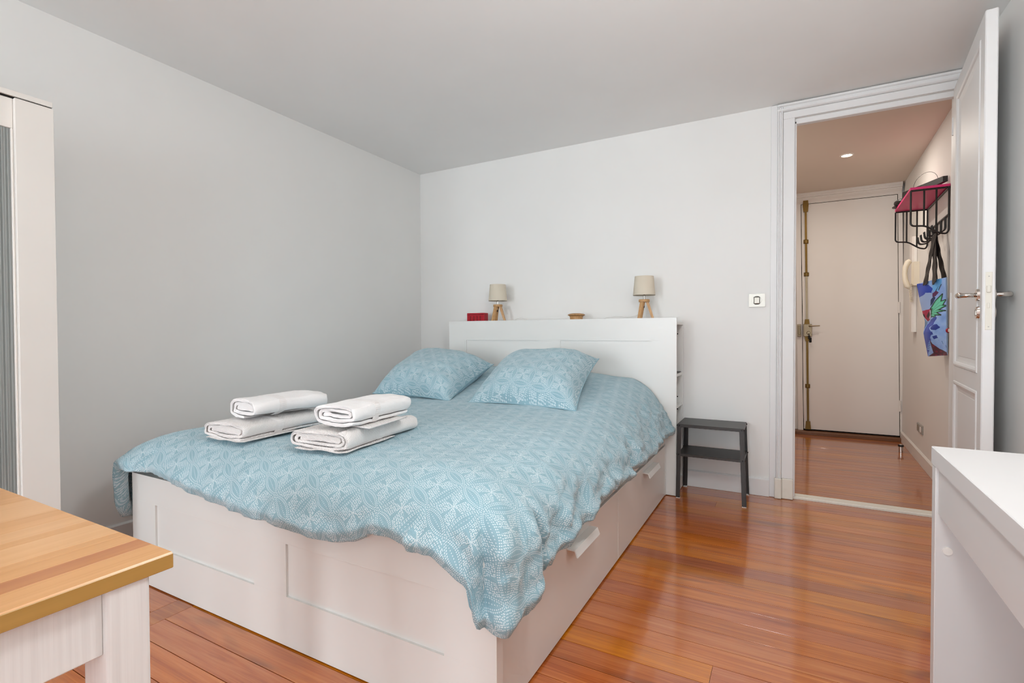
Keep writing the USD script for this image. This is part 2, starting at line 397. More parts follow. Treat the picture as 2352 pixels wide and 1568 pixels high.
part('moulding', prof_x([(YW - d, u) for u, d in ribs(2.2885, ZT, .0, .027)], -.036, XR), 'gloss_paint', c2)
part('head_face', box(-.006, XR, YW - .012, YW + .128, 2.2475, 2.289, .002), 'gloss_paint', c2)
part('head_bead', box(OX0 - .012, XR, YW + .012, YW + .05, 2.2165, 2.2480, .003), 'gloss_paint', c2)
c3 = thing('trim_3', 'narrow white casing on the hinge side of the doorway', 'trim', (OX1, YW, 0), kind='structure')
part('jamb_face', box(OX1 + .008, XR, YW - .012, YW + .128, .001, 2.2475, .002), 'gloss_paint', c3)
part('jamb_bead', box(OX1 - .003, OX1 + .012, YW + .03, YW + .06, .012, 2.232, .003), 'gloss_paint', c3)
struct('trim_4', prof_x([(3.405, .0005), (3.405, .010), (3.409, .015), (3.475, .015), (3.480, .010), (3.480, .0005)][::-1], .05, .80), 'worn_white', 'chipped white painted sill strip on the floor of the doorway', 'trim')

# ---- hallway shell
HY, HX0 = 5.70, -.45
wx = lambda y: .902 + .0407 * (y - 4.47)
hz = 2.333
hf = thing('floor_hallway', 'glossy brown plank floor of the hallway beyond the doorway', 'floor', (.4, 4.6, 0), kind='structure')
part('subfloor', box(HX0, 1.15, 3.44, 5.85, -.06, -.022), 'subfloor', hf)
y = 3.46
while y < 5.75:
    y1 = min(y + .0865, 5.76); part('plank', plank(HX0, 1.1, y, y1, 0.), 'hall_pine', hf); y = y1
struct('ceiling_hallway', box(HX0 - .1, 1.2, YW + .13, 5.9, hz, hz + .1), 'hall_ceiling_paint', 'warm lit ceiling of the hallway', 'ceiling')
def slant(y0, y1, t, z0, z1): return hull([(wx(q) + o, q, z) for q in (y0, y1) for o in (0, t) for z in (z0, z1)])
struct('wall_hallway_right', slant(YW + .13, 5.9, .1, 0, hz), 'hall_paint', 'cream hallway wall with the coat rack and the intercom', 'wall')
struct('wall_hallway_left', box(HX0 - .1, HX0, YW + .13, 5.9, 0, hz), 'hall_paint', 'cream hallway wall on the hidden left side', 'wall')
struct('wall_hallway_end', cat([box(HX0, .135, HY, HY + .15, 0, hz), box(.955, 1.2, HY, HY + .15, 0, hz), box(.135, .955, HY, HY + .15, 2.25, hz), box(.135, .955, HY + .1, HY + .15, 0, 2.25)]), 'hall_paint', 'cream end wall of the hallway around the entrance door', 'wall')
bb = T(*meshkit.arrays(hull([(wx(q) - o, q, z) for q in (YW + .13, HY - .012) for o, z in ((0, .001), (.013, .001), (.013, .085), (.006, .094), (0, .094))]))[:2])
struct('baseboard_hallway', bb, 'hall_gloss_paint', 'cream baseboard along the right wall of the hallway', 'baseboard')

# ---- entrance door at the end of the hallway (a little out of plumb, as the old frame is)
lean = lambda m: moved(m, lambda v: v + np.c_[.0155 * (1.12 - v[:, 2]), np.zeros(len(v)), np.zeros(len(v))])
d2 = thing('door_2', 'plain cream entrance door with a brass bar lock, at the end of the hallway', 'door', (.54, 5.67, 0), kind='structure')
def dp(name, mesh, m, parent=d2, smooth=False, label=None): return part(name, lean(mesh), m, parent, smooth, label=label)
yl = 5.660
dp('leaf', box(.1645, .917, yl, yl + .04, .047, 2.234, .002), 'hall_gloss_paint')
dp('frame', cat([box(.115, .1600, yl + .002, HY + .02, 0.03, 2.32, .002), box(.9215, .955, yl + .002, HY + .02, .03, 2.32, .002)]), 'hall_gloss_paint')
dp('gap', cat([box(.1600, .1645, yl + .012, yl + .03, .03, 2.239), box(.917, .9215, yl + .012, yl + .03, .03, 2.239), box(.16, .9215, yl + .012, yl + .03, 2.234, 2.239), box(.16, .9215, yl + .012, yl + .03, .034, .047)]), 'dark_gap')
cornice = [(HY, 2.239), (yl + .003, 2.239), (yl - .002, 2.248), (yl - .012, 2.262), (yl - .030, 2.276), (yl - .038, 2.284), (yl - .038, 2.290), (yl - .052, 2.294), (yl - .052, 2.306), (yl - .058, 2.310), (yl - .058, hz), (HY, hz)]
part('cornice', prof_x(cornice[::-1], .02, .93), 'hall_gloss_paint', d2)
part('sill', prof_x([(5.600, .001), (5.600, .026), (5.608, .034), (5.72, .034), (5.72, .001)][::-1], -.2, .972), 'oak_sill', d2, label='brown wooden sill')
rx = .2005
dp('lock_rod', box(rx - .009, rx + .009, yl - .016, yl - .006, 1.5547, 2.17), 'aged_bronze', label='upper bar of the lock')
dp('lock_rod', box(rx - .009, rx + .009, yl - .016, yl - .006, 1.09, 1.5547), 'steel_rod', label='bare steel stretch of the lock bar')
dp('lock_rod', box(rx - .009, rx + .009, yl - .016, yl - .006, .10, .95), 'aged_bronze', label='lower bar of the lock')
dp('rod_end', hull([(rx + s * w_, yl - d, z) for z, w_ in ((2.285, .019), (2.225, .0245), (2.160, .019)) for s in (-1, 1) for d in (.02, 0)]), 'aged_bronze')
dp('rod_end', hull([(rx + s * w_, yl - d, z) for z, w_ in ((.125, .018), (.048, .024)) for s in (-1, 1) for d in (.024, 0)]), 'aged_bronze')
for z in (1.872, 1.5547, .468):
    dp('rod_guide', cat([box(rx - .021, rx + .021, yl - .010, yl, z - .019, z + .019, .003), box(rx - .013, rx + .013, yl - .022, yl - .006, z - .019, z + .019, .004)]), 'aged_bronze')
lc = dp('lock_case', box(.170, .241, yl - .034, yl, .950, 1.071, .003), 'steel_rod')
dp('strike_plate', cat([box(.118, .150, yl - .026, yl, .950, 1.070, .003), box(.126, .142, yl - .036, yl - .02, .965, 1.055, .004)]), 'steel_rod')
dp('rod_cap', hull([(rx + s * w_, yl - d, z) for z, w_ in ((1.118, .017), (1.071, .022)) for s in (-1, 1) for d in (.024, 0)]), 'aged_bronze')
dp('rod_cap', hull([(rx + s * w_, yl - d, z) for z, w_ in ((.95, .020), (.905, .014)) for s in (-1, 1) for d in (.024, 0)]), 'aged_bronze')
dp('lever', tube(round_path([(.222, yl - .03, 1.051), (.222, yl - .062, 1.051), (.305, yl - .066, 1.054)], .012), np.r_[.009, .009, np.linspace(.009, .0055, 5)], 10), 'steel_rod', d2, True)
dp('cylinder', cyl((.212, yl - .033, .985), (.212, yl - .058, .985), .017, 20, .013), 'steel_rod', d2)
ky = dp('key', cat([cyl((.213, yl - .058, .975), (.213, yl - .078, .972), .005, 10), box(.206, .224, yl - .085, yl - .078, .925, .962, .004), box(.214, .235, yl - .078, yl - .070, .893, .940, .006)]), 'dark_hole', label='keys hanging from the lock')
for z in (1.213, .3205): dp('hinge', cyl((.921, yl - .006, z - .05), (.921, yl - .006, z + .05), .008, 12), 'hall_gloss_paint')

# ---- bedroom door, opened against the right wall; local axes: u from the hinge, v from the left face, z
HG, ED = np.array([.7640, 3.366]), np.array([.6820, 2.597])
du = (ED - HG) / np.linalg.norm(ED - HG); DW = np.linalg.norm(ED - HG); nv = np.array([-du[1], du[0]])   # nv points to the right face
door = lambda m: moved(m, lambda v: np.c_[HG[0] + du[0] * v[:, 0] + nv[0] * v[:, 1], HG[1] + du[1] * v[:, 0] + nv[1] * v[:, 1], v[:, 2]])
d1 = thing('door_1', 'white panelled bedroom door standing open beside the desk', 'door', (HG[0], HG[1], 0), kind='structure')
DT = .0385; ST, SH = .082, .10; Z0, Z1 = .008, 2.238
zr = [(.19, .752), (.823, 2.165)]       # lower and upper panel openings
fr = [box(0, SH, 0, DT, Z0, Z1, .0025), box(DW - ST, DW, 0, DT, Z0, Z1, .0035)]
for a, b in ((Z0, zr[0][0]), (zr[0][1], zr[1][0]), (zr[1][1], Z1)): fr.append(box(SH - .002, DW - ST + .002, 0.0004, DT - .0004, a, b, .0015))
def dpart(name, m, mat, parent=d1, smooth=False, label=None): return part(name, door(m), mat, parent, smooth, label=label)
dpart('door_frame', cat(fr), 'gloss_paint')
def ring(u0, u1, z0, z1, w, prof):
    """A moulding frame: prof = (inset, depth v) points from the opening's edge inwards."""
    v, f = [], []
    for o, d in prof:
        v += [(u0 + o, d, z0 + o), (u1 - o, d, z0 + o), (u1 - o, d, z1 - o), (u0 + o, d, z1 - o)]
    for i in range(len(prof) - 1):
        for j in range(4):
            q = [i * 4 + j, i * 4 + (j + 1) % 4, (i + 1) * 4 + (j + 1) % 4, (i + 1) * 4 + j]; f += [[q[0], q[1], q[2]], [q[0], q[2], q[3]]]
    return T(v, f)
for z0, z1 in zr:
    u0, u1 = SH, DW - ST
    pr = [(0, .002), (.004, -.003), (.012, -.004), (.020, .000), (.024, .006), (.034, .009), (.044, .011), (.052, .0125)]
    dpart('panel', box(u0 + .05, u1 - .05, .0105, DT - .0105, z0 + .05, z1 - .05, .002), 'gloss_paint')
    dpart('moulding', cat([ring(u0, u1, z0, z1, 0, pr), ring(u0, u1, z0, z1, 0, [(o, DT - d) for o, d in pr])]), 'gloss_paint')
uh, zh, zk = DW - .062, 1.140, 1.069
for s, nm in ((-1, 'left'), (1, 'right')):
    v0 = 0. if s < 0 else DT
    V = lambda d: v0 + s * d
    h = dpart('handle', tube(round_path([(uh, V(.008), zh), (uh, V(.052), zh), (uh - .045, V(.056), zh + .003), (uh - .125, V(.050), zh + .003)], .022, 7), np.r_[.0085, np.full(7, .0095), np.full(7, .0115), .0075], 14), 'chrome', d1, True, label='polished steel door lever')
    part('handle_rose', door(cyl((uh, V(0), zh), (uh, V(.009), zh), .0255, 28, .024)), 'chrome', h)
    e = dpart('keyhole_cover', cyl((uh, V(0), zk), (uh, V(.009), zk), .0255, 28, .024), 'chrome', d1)
    part('thumb_turn', door(box(uh - .004, uh + .004, V(.008), V(.013), zk - .012, zk + .012, .002)), 'chrome', e)
dpart('lock_plate', cat([box(DW - .001, DW + .0012, .009, .029, 1.00, 1.225, .0008), box(DW, DW + .007, .012, .025, 1.145, 1.172, .002), box(DW, DW + .003, .014, .022, 1.085, 1.105, .001)]), 'worn_white')
for z in (1.208, 1.012): part('plate_screw', door(cyl((DW + .001, .019, z), (DW + .0022, .019, z), .0022, 10)), 'brushed_nickel', d1)
for z in (.25, 1.15, 2.05): dpart('hinge', cyl((-.004, .001, z - .045), (-.004, .001, z + .045), .007, 12), 'gloss_paint')
# ================================================================== the bed
BX0, BX1, BY0, HYF = -2.315, -.608, 1.037, 3.121        # footboard left, right, outer face; headboard front face
bed = thing('bed', 'white storage bed with panelled footboard, side drawers and shelved headboard', 'bed', ((BX0 + BX1) / 2, (BY0 + HYF) / 2, 0))
def framed(x0, x1, z0, z1, yf, th, holes, rec):
    """A board whose frame stands proud of recessed fields: solid rails and stiles around the holes. yf is the visible face, th goes behind it."""
    P = sg.box(x0, z0, x1, z1).difference(shapely.union_all([sg.box(*h) for h in holes]))
    m = prof_y(P, yf, yf + th)
    return m
fh = [(-2.145, .162, -1.540, .329), (-1.379, .162, -.765, .331)]
fb = part('footboard', framed(BX0, BX1, .004, .436, BY0, .030, fh, .007), 'white_foil', bed)
for h in fh: part('field_panel', box(h[0] - .001, h[2] + .001, BY0 + .0075, BY0 + .02, h[1] - .001, h[3] + .001), 'white_foil', fb)
g_ = [box(BX0 + .0005, h0, BY0 - .0002, BY0 + .001, z, z + .0009) for h0, z in ((BX1 - .0005, .3305), (BX1 - .0005, .1612))]
part('rail_joint', cat(g_), 'drawer_foil', fb)
HX0_, HX1_ = -2.238, -.566
hh = [(-2.0825, .30, -1.475, .9425), (-1.3235, .30, -.716, .9425)]
hb = part('headboard', framed(HX0_, HX1_, .004, 1.084, HYF, .018, hh, .006), 'white_foil', bed)
for h in hh: part('field_panel', box(h[0] - .001, h[2] + .001, HYF + .006, HYF + .013, h[1] - .001, h[3] + .001), 'white_foil', hb)
part('rail_joint', box(hh[1][2], HX1_ - .0005, HYF - .0002, HYF + .001, .9415, .9426), 'drawer_foil', hb)
sx0, sx1, sy0, sy1 = HX0_ + .006, HX1_ - .001, HYF + .018, 3.3625
st = part('storage_case', cat([box(sx0, sx1, sy0, sy1, 1.0425, 1.0595, .001), box(sx0, sx1, sy1 - .016, sy1, .004, 1.0425, .001), box(sx0, sx1, sy0, sy1 - .016, .004, .075, .001), box(-.98, -.965, sy0, sy1 - .016, .075, 1.0425), box(-1.84, -1.825, sy0, sy1 - .016, .075, 1.0425)]), 'white_foil', bed)
for z in (.7310, .5365):
    part('shelf', box(-.964, sx1 - .004, sy0, sy1 - .017, z - .008, z + .0085, .001), 'white_foil', st)
    part('shelf', box(sx0 + .004, -1.841, sy0, sy1 - .017, z - .008, z + .0085, .001), 'white_foil', st)
for z in (.580, .500, .30, .985): part('shelf_hole', cyl((-.60, sy1 - .0162, z), (-.60, sy1 - .0170, z), .004, 12), 'dark_hole', st)
DX = -.627
part('side_rail', box(DX - .016, DX - .001, BY0 + .03, HYF, .318, .400, .002), 'white_foil', bed)
part('side_rail', box(BX0 + .006, BX0 + .022, BY0 + .03, HYF, .02, .40, .002), 'white_foil', bed)
part('base', box(BX0 + .03, DX - .03, BY0 + .03, HYF - .001, .26, .285), 'white_foil', bed)
part('end_strip', box(DX - .02, DX + .001, 3.098, HYF - .001, .004, .40, .001), 'white_foil', bed)
for (y0, y1), (h0, h1) in zip(((1.0685, 2.1135), (2.1165, 3.095)), ((1.53, 1.755), (2.545, 2.785))):
    dr = part('drawer', box(DX - .018, DX, y0, y1, .008, .3065, .0012), 'drawer_foil', bed)
    part('drawer_box', cat([box(DX - .55, DX - .018, y0 + .05, y0 + .065, .03, .2), box(DX - .55, DX - .018, y1 - .065, y1 - .05, .03, .2), box(DX - .55, DX - .018, y0 + .05, y1 - .05, .025, .03)]), 'white_foil', dr)
    hp = [(DX + .0005, .280), (DX + .030, .280), (DX + .0395, .256), (DX + .0355, .2545), (DX + .0275, .2755), (DX + .0005, .2755)]
    part('handle', prof_y(hp, h0, h1), 'white_foil', dr)
for x in (BX0 + .1, -1.46, -.75): part('leg', box(x, x + .04, 2.0, 2.04, .001, .26), 'white_foil', bed)

mat = solo('mattress', box(BX0 + .06, DX - .06, BY0 + .06, HYF - .006, .286, .505, .03), 'mattress_cover', 'thick mattress lying under the blue patterned duvet', 'mattress')

# ------------------------------------------------------------------ duvet: cloth rolled over the mattress edge; flat cloth plan = inner rectangle + border fan
I_ = .26; QX0, QX1, QY0, QY1 = -2.40, -.583, .990, 3.114
ix0, ix1, iy0 = QX0 + I_, QX1 - I_, QY0 + I_
def ztop(x, y):
    z = .600 + .150 * sstep((y - 1.95) / 1.15) + .012 * np.sin((x + 1.5) * 2.2) * np.sin((y - 1.2) * 2.0)
    z = z + .012 * np.exp(-((x + 1.5) / .5) ** 2 - ((y - 1.9) / .5) ** 2)
    z = z - .010 * np.exp(-((x + 1.75) / .22) ** 2 - ((y - 1.35) / .25) ** 2) - .010 * np.exp(-((x + 1.32) / .22) ** 2 - ((y - 1.4) / .25) ** 2)
    z = z - (.034 * sstep((x + 1.18) / .34) + .05 * sstep((-1.8 - x) / .32)) * sstep((y - 1.95) / 1.0)
    P = np.stack([np.asarray(x) * 4.2, np.asarray(y) * 4.2, np.zeros_like(np.asarray(x, float))], -1)
    z = z + .016 * (meshkit.fbm(P, 3, 5) - .5)
    P2 = np.stack([np.asarray(x) * 9. + np.asarray(y) * 5., np.asarray(y) * 16. - np.asarray(x) * 9., np.zeros_like(np.asarray(x, float))], -1)
    return z + .007 * (meshkit.fbm(P2, 3, 9) - .5)
SP = .0135
left = [((ix0, y), (-1., 0.)) for y in np.linspace(QY1, iy0, int((QY1 - iy0) / SP))]
arcA = [((ix0, iy0), (-math.cos(t), -math.sin(t))) for t in np.linspace(0, math.pi / 2, 42)[1:-1]]
front = [((x, iy0), (0., -1.)) for x in np.linspace(ix0, ix1, int((ix1 - ix0) / SP))]
arcB = [((ix1, iy0), (math.sin(t), -math.cos(t))) for t in np.linspace(0, math.pi / 2, 66)[1:-1]]
rightb = [((ix1, y), (1., 0.)) for y in np.linspace(iy0, QY1, int((QY1 - iy0) / SP))]
ring_ = left + arcA + front + arcB + rightb
Cc = np.array([r[0] for r in ring_]); Nn = np.array([r[1] for r in ring_]); NPn = len(ring_)
sec = np.array([0] * len(left) + [1] * len(arcA) + [2] * len(front) + [3] * len(arcB) + [4] * len(rightb))
angA = np.degrees(np.arctan2(-Nn[:, 1], -Nn[:, 0]))            # 0 on the left side .. 90 on the front
angB = np.degrees(np.arctan2(Nn[:, 0], -Nn[:, 1]))             # 0 on the front .. 90 on the right side
kn = 5.0; sharp = 1 / (np.abs(Nn[:, 0]) ** kn + np.abs(Nn[:, 1]) ** kn) ** (1 / kn)
hem = np.zeros(NPn)
hem[sec == 0] = np.interp(Cc[sec == 0, 1], [1.26, 1.6, 2.2, 3.2], [.30, .34, .36, .40])
hem[sec == 1] = np.interp(angA[sec == 1], [0, 20, 30, 42, 47, 53, 70, 90], [.30, .25, .235, .25, .30, .462, .467, .470])
hem[sec == 2] = np.interp(Cc[sec == 2, 0], [-2.14, -2.09, -1.98, -1.81, -1.64, -1.51, -1.40, -1.29, -1.18, -1.10, -1.03, -.978, -.937, -.86, -.845], [.470, .474, .4645, .437, .4244, .415, .416, .409, .400, .408, .427, .4527, .458, .4517, .447])
hem[sec == 3] = np.interp(angB[sec == 3], [0, 8, 17, 22, 28, 33, 35.5, 37, 39, 44, 52, 62, 75, 84, 90], [.447, .441, .442, .425, .404, .390, .375, .315, .288, .274, .268, .276, .290, .312, .335])
hem[sec == 4] = np.interp(Cc[sec == 4, 1], [1.26, 1.30, 1.35, 1.46, 1.55, 1.7, 1.84, 1.99, 2.17, 2.21, 2.5, 2.74, 2.87, 3.11], [.335, .335, .341, .360, .355, .366, .380, .377, .363, .380, .373, .391, .389, .385])
zt = ztop(Cc[:, 0], Cc[:, 1])
zedge = np.select([sec == 0, sec == 1, sec == 2, sec == 3], [.44, .455, .452, .445], .425)
zedge = np.convolve(np.pad(zedge, 20, mode='edge'), np.ones(41) / 41, 'valid')
NQ = 66
q = np.linspace(0, 1, NQ)
ph = np.linspace(0, math.pi / 2, 60)
arcl = np.r_[0, np.cumsum(np.hypot(np.diff(Cc[:, 0] + Nn[:, 0] * I_), np.diff(Cc[:, 1] + Nn[:, 1] * I_)))]
V = np.zeros((NPn, NQ + 5, 3)); UV = np.zeros((NPn, NQ + 5, 2))
nz = meshkit.fbm(np.stack(np.broadcast_arrays(arcl[:, None] * 7.5, q[None] * 3.2, np.zeros((1, 1))), -1), 4, 21) - .5
nz2 = meshkit.fbm(np.stack(np.broadcast_arrays(arcl[:, None] * 24., q[None] * 3.0 + arcl[:, None] * 2., np.zeros((1, 1))), -1), 3, 33) - .5
nz3 = meshkit.fbm(np.stack(np.broadcast_arrays(arcl[:, None] * 11. + q[None] * 3., q[None] * 9., np.zeros((1, 1))), -1), 3, 41) - .5
for i in range(NPn):
    a = I_ * sharp[i]; b = zt[i] - zedge[i]; sl = -.06
    ex = 1 + (.36 * float(sstep((Cc[i, 1] - 1.7) / 1.2)) if sec[i] == 4 else 0.)
    gx = a * np.sin(ph) ** ex; hz_ = zt[i] - b * (1 - np.clip(np.cos(ph), 0, 1) ** ex)
    if hem[i] < zedge[i]:
        gx = np.r_[gx, gx[-1] + .006 * np.linspace(.04, 1, 24) * (zedge[i] - hem[i]) / .15]; hz_ = np.r_[hz_, np.linspace(zedge[i], hem[i], 25)[1:]]
    else:
        k = hz_ >= hem[i]; gx, hz_ = gx[k], hz_[k]
    s = np.r_[0, np.cumsum(np.hypot(np.diff(gx), np.diff(hz_)))]
    L = s[-1]; ss = q * L
    g, h = np.interp(ss, s, gx), np.interp(ss, s, hz_)
    drop = sstep((zt[i] - h - .02) / .16)
    side = 1.0 if sec[i] == 4 else (.75 if sec[i] in (1, 3) else .45)
    g = g + drop * (nz[i] * .050 * side + nz2[i] * .044 * side + nz3[i] * .03 * side)
    h = h + (q * (1 - drop)) * nz2[i] * .014 * side + q * nz3[i] * .012 * side
    if sec[i] == 3:
        low = sstep((q - .38) / .3)
        g = g - .030 * np.exp(-((angB[i] - 43.) / 2.4) ** 2) * low + .012 * np.exp(-((angB[i] - 37.5) / 4.) ** 2) * low + .026 * np.exp(-((angB[i] - 53.) / 7.) ** 2) * low
        g = g - .050 * np.exp(-((angB[i] - 86.) / 3.5) ** 2) * sstep((q - .55) / .25) + .015 * np.exp(-((angB[i] - 76.) / 5.) ** 2) * low
    if sec[i] == 1:
        low = sstep((q - .4) / .3)
        g = g - .045 * np.exp(-((angA[i] - 30.) / 6.) ** 2) * low - .03 * np.exp(-((angA[i] - 10.) / 6.) ** 2) * low + .01 * low
    if sec[i] == 4 and 2.12 < Cc[i, 1] < 2.26:
        g = g - .03 * np.exp(-((Cc[i, 1] - 2.19) / .02) ** 2) * sstep((q - .6) / .3)
    # puffy hem: bulge just above it, then the cloth turns under
    g = g + .014 * np.exp(-((L - ss - .03) / .022) ** 2)
    lip_g = g[-1] - np.array([.008, .020, .034, .046, .05]); lip_h = h[-1] + np.array([-.004, -.002, .006, .02, .04])
    g, h, ss = np.r_[g, lip_g], np.r_[h, lip_h], np.r_[ss, L + np.array([.009, .021, .036, .05, .07])]
    V[i, :, 0] = Cc[i, 0] + Nn[i, 0] * g; V[i, :, 1] = np.minimum(Cc[i, 1] + Nn[i, 1] * g, QY1); V[i, :, 2] = h
    UV[i] = Cc[i] + Nn[i] * ss[:, None]
nq = NQ + 5
idx = np.arange(NPn * nq).reshape(NPn, nq)
A_, B_, C_, D_ = idx[:-1, :-1].ravel(), idx[1:, :-1].ravel(), idx[1:, 1:].ravel(), idx[:-1, 1:].ravel()
F = [np.c_[A_, D_, C_], np.c_[A_, C_, B_]]
gxs = np.linspace(ix0, ix1, len(front)); gys = np.linspace(iy0, QY1, len(rightb))
GX, GY = np.meshgrid(gxs, gys, indexing='ij'); GZ = ztop(GX, GY)
base = NPn * nq; gi = base + np.arange(GX.size).reshape(GX.shape)
A_, B_, C_, D_ = gi[:-1, :-1].ravel(), gi[1:, :-1].ravel(), gi[1:, 1:].ravel(), gi[:-1, 1:].ravel()
F += [np.c_[A_, B_, C_], np.c_[A_, C_, D_]]
Vd = np.vstack([V.reshape(-1, 3), np.c_[GX.ravel(), GY.ravel(), GZ.ravel()]]); Ud = np.vstack([UV.reshape(-1, 2), np.c_[GX.ravel(), GY.ravel()]])
F = np.vstack(F)
# weld the seam between border and top
key = np.round(np.c_[Vd, Ud] * 2e4).astype(np.int64); _, first, inv = np.unique(key, axis=0, return_index=True, return_inverse=True)
Vd, Ud, F = Vd[first], Ud[first], inv.ravel()[F]
F = F[(F[:, 0] != F[:, 1]) & (F[:, 1] != F[:, 2]) & (F[:, 0] != F[:, 2])]
# the quilt's underside: the same sheet moved 12 mm inwards, stitched to the upper one round its border
vn = trimesh.Trimesh(Vd, F, process=False).vertex_normals
nV = len(Vd); Vd = np.vstack([Vd, Vd - vn * .012]); Ud = np.vstack([Ud, Ud])
e_ = np.sort(np.vstack([F[:, [0, 1]], F[:, [1, 2]], F[:, [2, 0]]]), 1); ed_ = np.vstack([F[:, [0, 1]], F[:, [1, 2]], F[:, [2, 0]]])
_, ei, ec = np.unique(e_, axis=0, return_index=True, return_counts=True); rim_ = ed_[ei[ec == 1]]
F = np.vstack([F, F[:, ::-1] + nV, np.c_[rim_[:, 0], rim_[:, 0] + nV, rim_[:, 1] + nV], np.c_[rim_[:, 0], rim_[:, 1] + nV, rim_[:, 1]]])
solo('duvet', T(Vd, F), 'duvet_cotton', 'rumpled blue duvet with white dotted petal print, spread over the bed', 'duvet', smooth=True, uv=Ud)

# ------------------------------------------------------------------ pillows
def pillow(name, label, corners, thick, seed, lift=0.):
    """corners: front-left, front-right, back-right, back-left of the seam; a soft square cushion with pinched ears."""
    n = 72; s = np.linspace(-1, 1, n); S, Q = np.meshgrid(s, s, indexing='ij')
    c = [np.array(k, float) for k in corners]
    pin = .075                                                     # edges bow inwards between the corners
    S2 = S * (1 - pin * (1 - Q ** 2) * np.abs(S)); Q2 = Q * (1 - pin * (1 - S ** 2) * np.abs(Q))
    w = lambda a, b: ((1 + a * S2) * (1 + b * Q2) / 4)[..., None]
    Pm = w(-1, -1) * c[0] + w(1, -1) * c[1] + w(1, 1) * c[2] + w(-1, 1) * c[3]
    nrm = np.cross(c[1] - c[0], c[3] - c[0]); nrm /= np.linalg.norm(nrm)
    prof = np.clip((1 - S ** 4) * (1 - Q ** 4), 0, 1) ** .62 * (1 - .28 * (S ** 2 + Q ** 2) / 2)
    fb = meshkit.fbm(np.stack([S * 2.2, Q * 2.2, np.full_like(S, seed)], -1), 3, seed) - .5
    rad = meshkit.fbm(np.stack([S * 5 + seed, Q * 5, np.full_like(S, 2.)], -1), 3, seed + 7) - .5
    edge = np.clip(1 - prof, 0, 1)
    top = Pm + nrm * (thick * .62 * prof + .022 * fb * prof + .020 * rad * edge * prof * 3)[..., None]
    bot = Pm - nrm * (thick * .38 * prof)[..., None]
    bot[..., 2] = np.maximum(bot[..., 2], np.minimum(ztop(bot[..., 0], bot[..., 1]) + .002, top[..., 2] - .0005))
    i = np.arange(n * n).reshape(n, n); a, b, d, e = i[:-1, :-1].ravel(), i[1:, :-1].ravel(), i[1:, 1:].ravel(), i[:-1, 1:].ravel()
    Ft = np.vstack([np.c_[a, b, d], np.c_[a, d, e]]); m = n * n
    t = thing(name, label, 'pillow', tuple(sum(c) / 4 - np.array([0, 0, .05])), 'pillows at the headboard')
    uv = np.c_[(S * .315).ravel() + seed * .37, (Q * .315).ravel() + seed * .21]
    part('cushion', T(np.vstack([top.reshape(-1, 3), bot.reshape(-1, 3)]), np.vstack([Ft, Ft[:, ::-1] + m])), 'pillow_cotton', t, True, np.vstack([uv, uv]))
    rim = np.r_[i[:, 0], i[-1, 1:], i[-2::-1, -1], i[0, -2:0:-1]]; P_ = Pm.reshape(-1, 3)[rim]
    part('seam', tube(np.vstack([P_, P_[:1]]), .0030, 6, False), 'pillow_cotton', t, True, np.tile(.112 * np.array([.8 * math.cos(.12) + .5 * math.sin(.12), -.8 * math.sin(.12) + .5 * math.cos(.12)]), ((len(P_) + 1) * 6, 1)))
pillow('pillow', 'left blue patterned square pillow, nearer the corner of the room', [(-2.195, 2.265, .630), (-1.590, 2.215, .628), (-1.655, 2.80, .790), (-2.275, 2.835, .838)], .235, 2)
pillow('pillow', 'right blue patterned square pillow, in front of the middle of the headboard', [(-1.462, 2.205, .630), (-.852, 2.195, .628), (-.958, 2.84, .840), (-1.572, 2.82, .800)], .235, 5)

